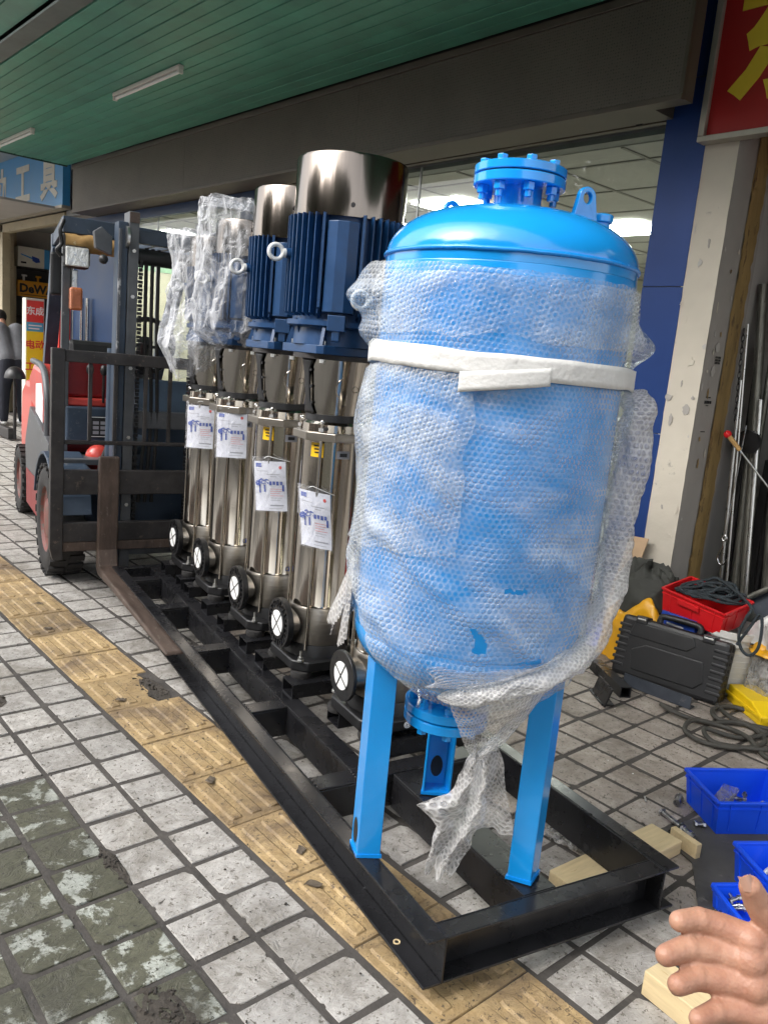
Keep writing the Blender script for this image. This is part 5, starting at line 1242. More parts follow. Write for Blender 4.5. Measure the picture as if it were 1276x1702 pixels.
part('front_body', 'lift_blue', lambda b: b.box(.22, .76, 3.86, 4.05, .36, 1.02), bevel=.015)
part('front_cowl', 'lift_blue', lambda b: b.prism([(3.84, .98), (4.0, .98), (4.10, 1.20), (4.02, 1.22)], (.24, 0, 0), (0, 1, 0), (0, 0, 1), .52), bevel=.02)
part('step_shelf', 'lift_grey', lambda b: b.box(-.26, .22, 3.70, 3.90, .70, .735))
# levers, steering wheel
for x in (-.03, .05): 
    l_ = part('lever', 'dark_steel', lambda b: b.cyl((x+.01, 3.93, 1.06), (x-.005, 3.86, 1.24), .008, n=10), smooth=60, bevel=0)
    part('lever_knob', 'black_plastic', lambda b: b.ball((x-.006, 3.855, 1.26), .022, .022, .034), l_, smooth=60, bevel=0)
sw = part('steering_wheel', 'black_plastic', lambda b: b.tube([(.36+.19*cos(k*pi/18), 4.16-.07*sin(k*pi/18), 1.42+.175*sin(k*pi/18)) for k in range(36)], .016, 10, True), smooth=60, bevel=0)
part('spoke', 'black_plastic', lambda b: (b.bar((.18, 4.16, 1.42), (.54, 4.16, 1.42), .05, .02), b.bar((.36, 4.16, 1.42), (.36, 4.22, 1.26), .05, .02)), sw)
part('hub', 'black_plastic', lambda b: b.cyl((.36, 4.20, 1.36), (.36, 4.12, 1.46), .05, .045, 20), sw, smooth=40)
part('steering_column', 'lift_grey', lambda b: b.cyl((.36, 4.19, 1.38), (.36, 4.40, 1.0), .035, n=16), smooth=40, bevel=0)
# overhead guard
part('guard_pillar', 'lift_grey', lambda b: b.bar((-.165, 3.96, .74), (-.175, 3.90, 2.03), .035, .045, (1, 0, 0)))
part('guard_pillar', 'lift_grey', lambda b: b.bar((.80, 3.96, .74), (.81, 3.90, 2.03), .035, .045, (1, 0, 0)))
part('guard_pillar', 'lift_blue', lambda b: b.bar((-.06, 5.28, 1.16), (-.06, 4.92, 2.04), .075, .085, (1, 0, 0)))
part('guard_pillar', 'lift_blue', lambda b: b.bar((.74, 5.28, 1.16), (.81, 4.92, 2.04), .075, .085, (1, 0, 0)))
part('guard_beam', 'lift_blue', lambda b: b.box(-.20, .84, 3.86, 3.93, 2.035, 2.125))
part('guard_beam', 'lift_blue', lambda b: b.box(-.10, .74, 4.92, 4.99, 2.045, 2.125))
for x, x2 in ((-.165, -.06), (.80, .70)): part('guard_beam', 'lift_blue', lambda b: b.bar((x, 3.935, 2.08), (x2, 4.915, 2.085), .07, .08))
for k in range(7): part('guard_slat', 'lift_blue', lambda b: b.box(-.04+.11*k, -.012+.11*k, 3.9305, 4.9195, 2.06, 2.10))
part('foam_padding', 'foam_tan', lambda b: b.sheet(lambda a, t: (-.19+.36*t, 3.88+.055*cos(2*pi*a)*(1+.25*nse(a*3, t*6, 1)), 1.985+.05*sin(2*pi*a)*(1+.3*nse(a*4, t*7, 3))), 24, 24, True), smooth=70, bevel=0)
part('padding_tie', 'black_plastic', lambda b: b.tube(smooth_pts([(-.20, 3.84, 2.10), (-.22, 3.83, 2.04), (-.21, 3.84, 1.97), (-.235, 3.84, 1.93), (-.21, 3.85, 1.90)], 5), .012, 8), smooth=60, bevel=0)
hl = part('headlight', 'black_plastic', lambda b: b.box(-.205, -.055, 3.80, 3.87, 1.835, 1.965), bevel=.028)
part('lens', 'lamp_glass', lambda b: b.box(-.194, -.066, 3.792, 3.806, 1.846, 1.954), hl, bevel=.024)
part('lamp_bracket', 'zinc', lambda b: b.box(-.145, -.115, 3.872, 3.885, 1.60, 1.83))
part('turn_signal', 'amber', lambda b: b.box(-.165, -.095, 3.80, 3.86, 1.60, 1.73), bevel=.012)
mrr = part('mirror', 'black_plastic', lambda b: b.box(-.245, -.125, 4.0, 4.03, 1.68, 1.93), bevel=.03)

# ------------------------------------------------------------------ neighbouring tool shop on the left
ns = thing('tool_shop_building', 'open fronted tool shop beyond the forklift', 'building', (-13, 5, 0)); NO = (-13, 5, 0)
def np_(name, m, *a, bevel=0, parent=ns): return MB(NO).box(*a).build(name, m, parent, bevel=bevel)
np_('side_wall', 'shop_wall', -15.6, -15.45, 4.3, 9, 0, 3.2); np_('back_wall', 'shop_wall', -15.45, -11.8, 9, 9.1, 0, 3.2); np_('party_wall', 'shop_wall', -11.95, -11.80, 4.35, 9, 0, 3.2)
np_('room_ceiling', 'ceiling_panel', -15.6, -11.8, 4.22, 9, 3.10, 3.16)
np_('door_post', 'beige_panel', -14.60, -14.47, 4.18, 4.30, 0, 3.02); np_('door_beam', 'beige_panel', -14.6, -11.72, 4.18, 4.30, 2.90, 3.03, bevel=.006)
np_('soffit', 'shop_wall', -24, -11.72, 3.3, 4.19, 3.05, 3.08); np_('upper_wall', 'white_wall', -24, -11.4, 4.3, 4.5, 3.1, 4.6)
np_('white_canopy', 'white_wall', -24, -10.95, 1.2, 4.2, 3.98, 4.06)
np_('end_wall', 'beige_panel', -24, -14.61, 4.25, 4.4, 0, 3.05)
np_('inner_pillar', 'beige_panel', -15.44, -15.2, 4.36, 4.62, 0, 3.1)
bs = thing('blue_sign', 'blue shop sign with cream characters above the tool shop', 'sign', (-14, 4.1, 3.1)); QO = (-14, 4.1, 3.1)
MB(QO).box(-22, -11.46, 4.06, 4.16, 3.085, 3.90).build('sign_panel', 'sign_blue', bs)
MB(QO).box(-22, -11.46, 4.05, 4.165, 3.045, 3.084).build('sign_rail', 'sign_frame', bs)
for ch, x in (('具', -11.98), ('工', -13.08), ('动', -14.18), ('电', -15.28)):
    text('character', ch, .62, 'sign_cream', bs, Vector((x, 4.057, 3.45))-Vector(QO), (1, 0, 0), (0, 0, 1), .003, .022, sx=1.05)
sh = thing('wall_shelf', 'dark tool display board on the left wall of the tool shop', 'shelf', (-15.3, 5.1, 1.2)); HO = (-15.3, 5.1, 1.2)
MB(HO).box(-15.44, -15.30, 4.63, 6.5, 1.0, 2.42).build('board', 'dark_room', sh)
for z in (2.425, 1.62): MB(HO).box(-15.44, -14.98, 4.63, 6.5, z, z+.02).build('ledge', 'dark_room', sh)
for k in range(14):
    y = 4.75+(k % 7)*.24; z = 2.3 if k < 7 else 1.45; b = MB(HO); b.box(-15.298, -15.26, y, y+.03, z-.12, z); b.box(-15.298, -15.27, y-.02, y+.07, z, z+.03); b.build('hung_tool', ('zinc', 'orange_sign', 'dark_steel')[k % 3], sh)
sb = thing('tool_box_carton', 'pale carton printed with a blue chainsaw in the tool shop', 'carton', (-15.1, 4.85, 2.45)); CB = (-15.1, 4.85, 2.45)
MB(CB).box(-15.20, -15.0, 4.58, 5.02, 2.448, 2.775).build('carton', 'sign_cream', sb, bevel=.004)
MB(CB).box(-15.20, -15.0, 5.0205, 5.11, 2.448, 2.775).build('carton_end', 'sign_blue', sb, bevel=.004)
b = MB(CB); b.prism([(4.63, 2.66), (4.82, 2.61), (4.82, 2.585), (4.63, 2.64)], (-14.998, 0, 0), (0, 1, 0), (0, 0, 1), .001); b.build('saw_bar_print', 'sign_blue', sb)
b = MB(CB); b.prism([(4.81, 2.64), (4.93, 2.61), (4.95, 2.55), (4.88, 2.53), (4.82, 2.56)], (-14.997, 0, 0), (0, 1, 0), (0, 0, 1), .001); b.build('saw_body_print', 'ink_blue', sb)
b = MB(CB); b.box(-14.998, -14.997, 4.63, 4.72, 2.50, 2.53); b.build('carton_print', 'ink', sb)
ds = thing('brand_sign', 'orange sign with bold black DEWALT lettering in the tool shop', 'sign', (-15.25, 5.0, 2.1)); DO = (-15.25, 5.0, 2.1)
MB(DO).box(-15.24, -15.16, 4.63, 5.75, 1.955, 2.225).build('sign_board', 'orange_sign', ds, bevel=.004)
text('lettering', 'DeWALT', .20, 'ink', ds, Vector((-15.158, 5.06, 2.09))-Vector(DO), (0, 1, 0), (0, 0, 1), .002, .008)
b = MB(DO); b.box(-15.159, -15.158, 4.68, 5.46, 1.985, 1.995); b.build('underline', 'ink', ds)
# light-box banner on the pavement
bn = thing('light_box_sign', 'yellow and red upright banner sign standing before the tool shop', 'sign', (-11.45, 3.7, 0)); NB = (-11.45, 3.7, 0)
MB(NB).box(-11.55, -11.404, 3.585, 3.825, .05, 1.83).build('sign_box', 'sign_cream', bn, bevel=.006)
MB(NB).box(-11.402, -11.398, 3.598, 3.812, .20, 1.40).build('yellow_face', 'banner_yellow', bn)
MB(NB).box(-11.402, -11.398, 3.598, 3.812, 1.52, 1.80).build('red_face', 'banner_red', bn)
MB(NB).box(-11.402, -11.398, 3.598, 3.812, 1.402, 1.518).build('cyan_face', 'banner_cyan', bn)
MB(NB).box(-11.56, -11.39, 3.58, 3.83, 0, .049).build('foot', 'dark_steel', bn)
AXB, AYB = (0, 1, 0), (0, 0, 1); PB = lambda y, z: Vector((-11.3965, y, z))-Vector(NB)
text('characters', '东成', .115, 'ink_white', bn, PB(3.705, 1.66), AXB, AYB, .001, .003)
text('characters', '电动', .125, 'banner_red', bn, PB(3.705, 1.22), AXB, AYB, .001, .003)
text('characters', '工具', .125, 'banner_red', bn, PB(3.705, .93), AXB, AYB, .001, .003)
b = MB(NB)
for k in range(2): b.box(-11.397, -11.396, 3.62, 3.79-.03*k, 1.47-.04*k, 1.485-.04*k)
b.build('small_print', 'ink_white', bn)
b2 = thing('light_box_sign', 'second red banner half hidden by the forklift guard', 'sign', (-11.0, 3.95, 0)); MB((-11, 3.95, 0)).box(-11.1, -10.98, 3.87, 4.02, .05, 1.80).build('sign_box', 'banner_red', b2, bevel=.006); MB((-11, 3.95, 0)).box(-10.979, -10.976, 3.88, 4.01, .2, 1.2).build('yellow_face', 'banner_yellow', b2)
tag(MB((-15.19, 4.46, 1.4)).box(-15.199, -15.193, 4.37, 4.56, 1.44, 1.63).build('paper_notice', 'ink_white', None, loc=(-15.19, 4.46, 1.4)), 'white paper notice on the beige pillar near the left edge', 'notice')
# ------------------------------------------------------------------ person bending at the shop, seen from behind
pr = None
def blob(name, shapes, m, vox, parent=None, loc=(0, 0, 0), smooth_it=6, sub=0):
    b = MB(loc)
    for s_ in shapes:
        if s_[0] == 'c': b.tube([s_[1], (Vector(s_[1])+Vector(s_[2]))/2, s_[2]], (lambda t, a=s_[3], c=s_[4]: a+(c-a)*t), 14); b.ball(s_[1], s_[3], nu=14, nv=10); b.ball(s_[2], s_[4], nu=14, nv=10)
        else: b.ball(s_[1], *s_[2], nu=20, nv=14, rot=(s_[3] if len(s_) > 3 else None))
    o = b.build(name, m, parent, loc=None if parent is not None else loc)
    r_ = o.modifiers.new('r', 'REMESH'); r_.mode = 'VOXEL'; r_.voxel_size = vox; r_.use_smooth_shade = True
    k = o.modifiers.new('s', 'SMOOTH'); k.iterations = smooth_it; k.factor = .5
    return o
PL = (-12.6, 3.78, 0)
C = lambda a, b, r0, r1: ('c', a, b, r0, r1)
pr = thing('person', 'person in grey shirt and dark trousers bending over, seen from behind', 'person', PL)
px0, py0 = -12.6, 3.78
blob('body', [C((px0-.34, py0-.02, 1.40), (px0-.42, py0-.03, 1.50), .055, .05), ('b', (px0-.50, py0-.03, 1.54), (.10, .085, .11)), C((px0-.33, py0-.25, 1.0), (px0-.42, py0-.22, .78), .035, .03),
              C((px0-.33, py0+.22, 1.0), (px0-.42, py0+.18, .78), .035, .03), C((px0-.42, py0-.22, .78), (px0-.43, py0-.21, .70), .035, .02), C((px0-.42, py0+.18, .78), (px0-.43, py0+.17, .70), .035, .02), C((px0-.1, py0, 1.1), (px0-.34, py0-.02, 1.40), .10, .06)], 'skin', .014, pr, PL)
blob('shirt', [C((px0, py0-.08, .98), (px0-.22, py0-.12, 1.36), .14, .13), C((px0, py0+.08, .98), (px0-.22, py0+.12, 1.36), .14, .13), C((px0-.24, py0-.16, 1.38), (px0-.30, py0-.27, 1.16), .085, .07), C((px0-.24, py0+.16, 1.38), (px0-.30, py0+.26, 1.16), .085, .07), C((px0-.30, py0-.27, 1.16), (px0-.33, py0-.25, 1.02), .07, .06), C((px0-.30, py0+.26, 1.16), (px0-.33, py0+.22, 1.02), .07, .06)], 'shirt', .016, pr, PL)
blob('trousers', [C((px0+.02, py0-.08, .94), (px0+.02, py0-.12, .50), .125, .085), C((px0+.02, py0+.08, .94), (px0+.02, py0+.12, .50), .125, .085), C((px0+.02, py0-.12, .50), (px0+.05, py0-.13, .10), .085, .06), C((px0+.02, py0+.12, .50), (px0+.05, py0+.13, .10), .085, .06)], 'trousers', .016, pr, PL)
blob('hair', [('b', (px0-.49, py0-.03, 1.565), (.107, .092, .105))], 'hair', .014, pr, PL)
for e in (-1, 1): blob('shoe', [('b', (px0-.02, py0+e*.13, .05), (.13, .05, .05))], 'white_cap', .012, pr, PL)

# ------------------------------------------------------------------ odds and ends by the tool shop
pt = thing('potted_plant', 'leafy plant in a pale trough at the left edge', 'plant', (-13.0, 3.35, 0)); q0 = (-13.0, 3.35, 0)
MB(q0).prism([(-.35, 0), (.35, 0), (.40, .30), (-.40, .30)], (-13.0, 3.17, 0), (1, 0, 0), (0, 0, 1), -.36).build('trough', 'bucket_white', pt, bevel=.02)
b = MB(q0)
for k in range(420):
    a, r_, z = random.uniform(0, 2*pi), random.uniform(0, 1)**.6, random.uniform(.30, .78); c = Vector((-13.0+.40*r_*cos(a), 3.35+.26*r_*sin(a), z)); d = Vector((random.gauss(0, 1), random.gauss(0, 1), random.gauss(.3, .6))).normalized(); s_ = d.cross(Vector((.3, .2, 1))).normalized(); L_ = random.uniform(.05, .10)
    b.add([c, c+d*L_*.5+s_*L_*.22, c+d*L_, c+d*L_*.5-s_*L_*.22], [(0, 1, 2, 3)])
tag(b.build('foliage', 'leaf', pt), kind='stuff')
tag(MB((-11.6, 3.25, 0)).box(-12.6, -10.9, 3.22, 3.30, .02, .16).build('steel_beam', 'dark_steel', None, bevel=.01, loc=(-11.6, 3.25, 0)), 'dark steel bar lying on the pavement at the left edge', 'steel bar')
hm = thing('helmet', 'glossy black helmet beside the red forklift hood', 'helmet', (-10.9, 3.30, 0)); hc = (-10.9, 3.30, 0)
b = MB(hc); b.sheet(lambda a, t: (-10.9+.14*cos(2*pi*a)*cos(t*pi/2*.98), 3.30+.125*sin(2*pi*a)*cos(t*pi/2*.98), .80+.15*sin(t*pi/2)), 28, 12, True); b.build('shell', 'black_plastic', hm, smooth=60)
MB(hc).cyl((-10.9, 3.30, .02), (-10.9, 3.30, .80), .02, .02, 14).build('stand', 'dark_steel', hm, smooth=40)

# ------------------------------------------------------------------ clutter on the right
def local_box(o_, name, m, ax_ang, c, hx, hy, z0, z1, tx=1, ty=1, bevel=.004, parent=None):
    a = Vector((cos(ax_ang), sin(ax_ang), 0)); n_ = Vector((-sin(ax_ang), cos(ax_ang), 0))
    return MB(o_).obox((c[0], c[1], (z0+z1)/2), a, n_, Vector((0, 0, 1)), hx, hy, (z1-z0)/2, tx, ty).build(name, m, parent, bevel=bevel)
# black tool case leaning back a little
cL, cR = Vector((-2.14, 3.59, 0)), Vector((-1.60, 3.67, 0)); ca = math.atan2(cR.y-cL.y, cR.x-cL.x); cc = (cL+cR)/2
cs = thing('tool_case', 'black moulded plastic tool case standing on its long edge', 'tool case', cc, ca)
tilt = Matrix.Rotation(radians(-13), 3, 'X')
def casepart(name, m, fn, bevel=.012, parent=cs, smooth=0):
    b = MB(); fn(b); b.v = [tuple(tilt @ Vector(p)) for p in b.v]; return b.build(name, m, parent, bevel=bevel, smooth=smooth)
casepart('shell_front', 'black_plastic', lambda b: b.box(-.275, .275, 0, .058, 0.004, .315), .022)
casepart('shell_back', 'black_plastic', lambda b: b.box(-.272, .272, .061, .125, 0.004, .312), .022)
casepart('front_panel', 'black_plastic', lambda b: b.prism([(-.17, .05), (.15, .05), (.19, .09), (.17, .19), (-.12, .19), (-.19, .15)], (0, -.006, 0), (1, 0, 0), (0, 0, 1), -.012), .005)
casepart('front_panel', 'black_plastic', lambda b: b.prism([(-.22, .215), (.08, .215), (.12, .25), (.10, .29), (-.20, .29)], (0, -.005, 0), (1, 0, 0), (0, 0, 1), -.010), .005)
for k in range(7): casepart('rib', 'black_plastic', lambda b: b.box(.205, .279, -.004, .064, .05+.034*k, .066+.034*k), .004)
for k in range(7): casepart('rib', 'black_plastic', lambda b: b.box(-.279, -.215, -.004, .064, .05+.034*k, .066+.034*k), .004)
casepart('handle', 'black_plastic', lambda b: b.tube(smooth_pts([(-.10, .06, .31), (-.095, .06, .345), (-.04, .06, .352), (.05, .06, .352), (.10, .06, .345), (.105, .06, .31)], 5), .016, 10), 0, smooth=60)
for x in (-.17, .17):
    la = casepart('latch', 'black_plastic', lambda b: b.box(x-.03, x+.03, -.008, .07, .285, .325), .006)
    casepart('latch_pin', 'zinc', lambda b: b.box(x-.022, x+.022, -.0105, -.0085, .305, .313), .001, la)
# steel offcuts before the case
def sqtube(name, p0, p1, w_, label, m='black_paint'):
    p0 = Vector(p0); p1 = Vector(p1); c = (p0+p1)/2; c.z = 0; d = (p1-p0).normalized(); n_ = Vector((-d.y, d.x, 0)); b = MB(c); h = w_/2; t = .004
    q0, q1 = p0+Vector((0, 0, h)), p1+Vector((0, 0, h)); m_ = (q0+q1)/2; L_ = (q1-q0).length/2; Z = Vector((0, 0, 1))
    for off, hx, hz in ((Z*(h-t/2), h, t/2), (Z*-(h-t/2), h, t/2)): b.obox(m_+off, n_, d, Z, hx, L_, hz)
    for off in (n_*(h-t/2), n_*-(h-t/2)): b.obox(m_+off, n_, d, Z, t/2, L_, h-t-.0005)
    return tag(b.build(name, m, None, loc=c), label, 'steel offcut')
sqtube('square_tube', (-2.20, 3.545, 0), (-1.90, 3.36, 0), .055, 'black square steel tube offcut lying before the tool case')
b = MB((-1.95, 3.24, 0)); dd = Vector((.62, -.45, 0)).normalized(); nn = Vector((-dd.y, dd.x, 0))
b.obox(Vector((-1.945, 3.225, .045)), dd, nn, Vector((.25, .1, 1)).normalized(), .085, .004, .05); b.obox(Vector((-1.955, 3.245, .006)), dd, nn, Vector((0, 0, 1)), .085, .03, .004)
tag(b.build('angle_offcut', 'black_paint', None, loc=(-1.95, 3.24, 0)), 'short black steel angle piece standing beside the square tube', 'steel offcut')
b = MB((-1.82, 3.50, 0)); b.bar((-2.0, 3.50, .035), (-1.655, 3.525, .035), .006, .055); b.bar((-2.0, 3.52, .006), (-1.655, 3.545, .006), .05, .006)
tag(b.build('angle_bar', 'sheet_steel', None, loc=(-1.82, 3.50, 0)), 'blue grey steel angle bar along the foot of the tool case', 'steel bar')
# crates: tapered, rimmed, open boxes
def crate(name, m, c, rz, hx, hy, z0, h, label, cat='bin', group=None, notch=False, tilt_=0, taper=.9, handle=False):
    o = thing(name, label, cat, (c[0], c[1], z0), rz, group); t = .0035
    if tilt_: o.rotation_euler = (tilt_[0], tilt_[1], rz)
    def wall(p0, p1, q0, q1, low=1.0):                       # p: top outer corners, q: bottom corners
        pass
    def quadwall(x0t, y0t, x1t, y1t, x0b, y0b, x1b, y1b, zt0, zt1):
        v0, v1 = Vector((x0b, y0b, 0)), Vector((x1b, y1b, 0)); w0, w1 = Vector((x0t, y0t, zt0)), Vector((x1t, y1t, zt1)); n_ = ((v1-v0).cross(w0-v0)).normalized()*t
        return MB().add([v0, v1, w1, w0, v0-n_, v1-n_, w1-n_, w0-n_], [(0, 1, 2, 3), (7, 6, 5, 4), (0, 4, 5, 1), (1, 5, 6, 2), (2, 6, 7, 3), (3, 7, 4, 0)])
    bx, by = hx*taper, hy*taper; hf = h*.55 if notch else h
    C_ = [(-hx, -hy, hf), (hx, -hy, hf), (hx, hy, h), (-hx, hy, h)]; B_ = [(-bx, -by), (bx, -by), (bx, by), (-bx, by)]
    for k in range(4):
        a, b_ = C_[k], C_[(k+1) % 4]; c_, d_ = B_[k], B_[(k+1) % 4]
        quadwall(a[0], a[1], b_[0], b_[1], c_[0], c_[1], d_[0], d_[1], a[2], b_[2]).build('side_wall', m, o)
    MB().box(-bx, bx, -by, by, .0005, .004).build('floor', m, o)
    rm = MB(); 
    for k in range(4):
        a, b_ = C_[k], C_[(k+1) % 4]; s_ = 1.012; rm.bar((a[0]*s_, a[1]*s_, a[2]), (b_[0]*s_, b_[1]*s_, b_[2]), .012, .010)
    rm.build('rim', m, o, bevel=.002)
    for k in range(4):                                       # ribs on the outside walls
        a, b_ = C_[k], C_[(k+1) % 4]; c_, d_ = B_[k], B_[(k+1) % 4]
        for f in (.14, .5, .86):
            tp = Vector(a).lerp(Vector(b_), f); bt = Vector((*c_, .012)).lerp(Vector((*d_, .012)), f); MB().bar(tp*1.004-Vector((0, 0, .008)), bt*1.004, .005, .006, (0, 0, 1)).build('rib', m, o)
        tp0, tp1 = Vector(a).lerp(Vector(b_), 0), Vector(b_); z_ = .80
        p0 = Vector((*c_, 0)).lerp(Vector(a), z_)*1.006; p1 = Vector((*d_, 0)).lerp(Vector(b_), z_)*1.006; MB().bar(p0, p1, .006, .005).build('rib', m, o)
    if handle: MB().box(-hx*.45, hx*.25, -hy-.010, -hy+.002, h*.62, h*.88).build('grip', m, o, bevel=.005)
    return o
crate('parts_bin', 'bin_blue', (-1.062, 2.775), .99, .16, .112, .006, .122, 'largest blue parts bin, holding bolts and a clear bag', 'bin', 'blue parts bins on the pavement')
crate('parts_bin', 'bin_blue', (-.745, 2.46), .99, .145, .105, .006, .118, 'middle blue parts bin, holding a pale ring', 'bin', 'blue parts bins on the pavement')
crate('parts_bin', 'bin_blue', (-.778, 2.215), .99, .055, .09, .006, .062, 'smallest blue parts bin, right beside the hand', 'bin', 'blue parts bins on the pavement')
crate('parts_bin', 'bin_blue', (-2.34, 3.95), .2, .15, .11, .004, .14, 'blue bin half hidden behind the tool case', 'bin', None)
crate('red_crate', 'crate_red', (-1.86, 3.93), -.06, .175, .125, .335, .125, 'red plastic crate full of rope, balanced on the white bucket', 'crate', None, tilt_=(.14, .10), taper=.93, handle=True)
# bolts
def bolt(p, rz, L_, r_, label, name='bolt', m='bolt_steel', tiltx=0, group='loose bolts on the pavement', nuts=1):
    o = thing(name, label, 'bolt', p, rz, group); o.rotation_euler = (0, tiltx, rz); h = r_*1.7
    MB().cyl((0, 0, h), (L_, 0, h), r_, n=14).build('shank', m, o, smooth=40)
    MB().cyl((-r_*1.3, 0, h), (0, 0, h), h*.98, n=6).build('head', m, o, bevel=.001)
    for k in range(nuts): MB().cyl((L_*(.62+.2*k), 0, h), (L_*(.62+.2*k)+r_*1.5, 0, h), h*.96, n=6).build('nut', m, o, bevel=.001)
    MB().cyl((L_*.57, 0, h), (L_*.60, 0, h), h*1.15, n=20).build('washer', m, o, smooth=40)
bolt((-1.235, 2.66, .002), 1.9, .055, .0085, 'short bolt with wide washer, nearest the blue bin corner')
bolt((-1.225, 2.545, .002), -.35, .155, .0085, 'longest loose bolt, lying between frame and blue bins', nuts=2)
bolt((-1.155, 2.385, .002), .72, .115, .0085, 'silver bolt lying across another near the frame corner')
bolt((-1.135, 2.435, .004), -1.9, .075, .0095, 'dark bolt under the silver bolt near the frame corner', m='dark_steel')
bolt((-1.33, 2.60, .002), -.9, .03, .0025, 'tiny dark screw on a brown tile left of the bolts', nuts=0)
bolt((-1.12, 2.585, .002), .8, .03, .007, 'bolt head peeping out under the largest bin')
def pile(binx, biny, z, n, sx, sy, label0, rz):
    for k in range(n):
        a = random.uniform(0, 2*pi); p = (binx+random.uniform(-sx, sx), biny+random.uniform(-sy, sy), z+.010*(k % 4))
        bolt(p, a, random.uniform(.03, .055), .005, label0, tiltx=random.uniform(-.5, .2), group=label0+'s', nuts=k % 2)
pile(-1.02, 2.80, .016, 30, .07, .07, 'small zinc bolt in the largest blue bin', 0)
pile(-.80, 2.225, .012, 8, .045, .03, 'small zinc bolt in the smallest blue bin', 0)
rg = MB((-.78, 2.44, .01)); rg.tube([(-.78+.052*cos(k*2*pi/28), 2.44+.035*sin(k*2*pi/28), .062+.045*sin(k*2*pi/28+.6)) for k in range(28)], .008, 8, True)
tag(rg.build('ring_seal', 'sack_white', None, smooth=60, loc=(-.78, 2.44, .01)), 'pale ring lying in the middle blue bin', 'ring')
b = MB((-1.12, 2.76, .02)); b.sheet(lambda a, t: (-1.13+.035*cos(2*pi*a)*(1-.2*t)+.03*t, 2.76+.028*sin(2*pi*a), .02+.085*t+.006*nse(a*5, t*6, 2)), 28, 16, True)
tag(b.build('plastic_bag', 'film_dusty', None, smooth=60, loc=(-1.12, 2.76, .02)), 'small clear bag of parts in the largest blue bin', 'plastic bag')
# rubber mat under the bins
b = MB((-.95, 2.55, 0)); N_ = 24; poly = []
base_poly = [(-1.19, 2.44), (-1.02, 2.37), (-.86, 2.12), (-.3, 2.20), (-.3, 2.95), (-.86, 2.95), (-1.13, 2.72)]
b.prism(base_poly, (0, 0, .0025), (1, 0, 0), (0, 1, 0), .003); tag(b.build('rubber_mat', 'mat_rubber', None, loc=(-.95, 2.55, 0)), 'dark rubber mat lying under the blue bins', 'mat')
# timber
def timber(c, rz, hx, hy, z0, h, label, m='timber'):
    o = MB().obox((0, 0, h/2), (1, 0, 0), (0, 1, 0), (0, 0, 1), hx, hy, h/2).build('timber_block', m, None, bevel=.003, loc=(c[0], c[1], z0), rot=(0, 0, rz)); tag(o, label, 'timber', 'timber packing blocks')
timber((-1.145, 2.135), 1.50, .255, .058, .002, .0475, 'pale timber block under the near right corner of the frame')
timber((-1.075, 2.42), 1.35, .012, .055, .002, .052, 'thin timber offcut leaning on the block beside the frame')
timber((-.655, 1.76), -.10, .155, .042, .002, .068, 'squared timber block lying beside the hand')
# crumpled foil scrap
b = MB((-1.36, 2.09, 0)); b.sheet(lambda a, t: (-1.42+.16*a+.02*nse(a*5, t*5, 1), 2.09+.03*a+.075*(t-.5)+.01*nse(a*6, t*6, 4), .010+.028*abs(nse(a*7, t*7, 2))+.012*abs(nse(a*17, t*17, 3))), 30, 20)
tag(b.build('plastic_scrap', 'film_dusty', None, smooth=45, loc=(-1.36, 2.09, 0)), 'crumpled clear plastic scrap inside the frame', 'plastic scrap')
# bucket
bk = thing('bucket', 'white plastic bucket behind the black tool case', 'bucket', (-1.70, 3.95, 0)); q0 = (-1.70, 3.95, 0)
MB(q0).lathe([(0, .004), (.105, .004), (.108, .01), (.138, .30), (.148, .302), (.150, .335), (.142, .337), (.134, .30), (.104, .012), (0, .010)], 48, (-1.70, 3.95)).build('tub', 'bucket_white', bk, smooth=35)
MB(q0).tube([(-1.70+.152*cos(k*pi/16+pi), 3.95+.152*sin(k*pi/16+pi)*.9, .31-.055*sin(k*pi/16)) for k in range(17)], .0035, 6).build('bail', 'zinc', bk, smooth=60)
for k in range(8): MB(q0).tube([(-1.70+(.113+.003*k)*cos(a_), 3.95+(.113+.003*k)*sin(a_), .04+.03*k) for a_ in [(-2.6+2.2*j/20) for j in range(21)]], .0016, 4).build('ridge_line', 'bucket_white', bk, smooth=60)
# rope heaped in the red crate with a loop hanging over the edge
def ropeheap(name, c, n, sx, sy, sz, r_, m, label, cat, extra=None):
    b = MB(c); p = []
    for k in range(n):
        a = k*.62+random.uniform(-.2, .2); q = .45+.55*abs(sin(k*.37)); p.append((c[0]+sx*q*cos(a), c[1]+sy*q*sin(a*1.03), c[2]+sz*(.25+.75*(k/n))*(1.15-q)+random.uniform(0, .012)))
    if extra: p += extra
    b.tube(smooth_pts(p, 5), r_, 7); return tag(b.build(name, m, None, smooth=60, loc=c), label, cat)
ropeheap('rope', (-1.84, 3.95, .43), 120, .15, .10, .16, .0075, 'rope', 'dark speckled rope heaped in the red crate, loop hanging out', 'rope',
         [(-1.60, 3.84, .49), (-1.585, 3.79, .44), (-1.60, 3.775, .36), (-1.575, 3.77, .29), (-1.53, 3.77, .27), (-1.50, 3.775, .32), (-1.505, 3.785, .42), (-1.53, 3.80, .47), (-1.56, 3.79, .40), (-1.60, 3.775, .30)])
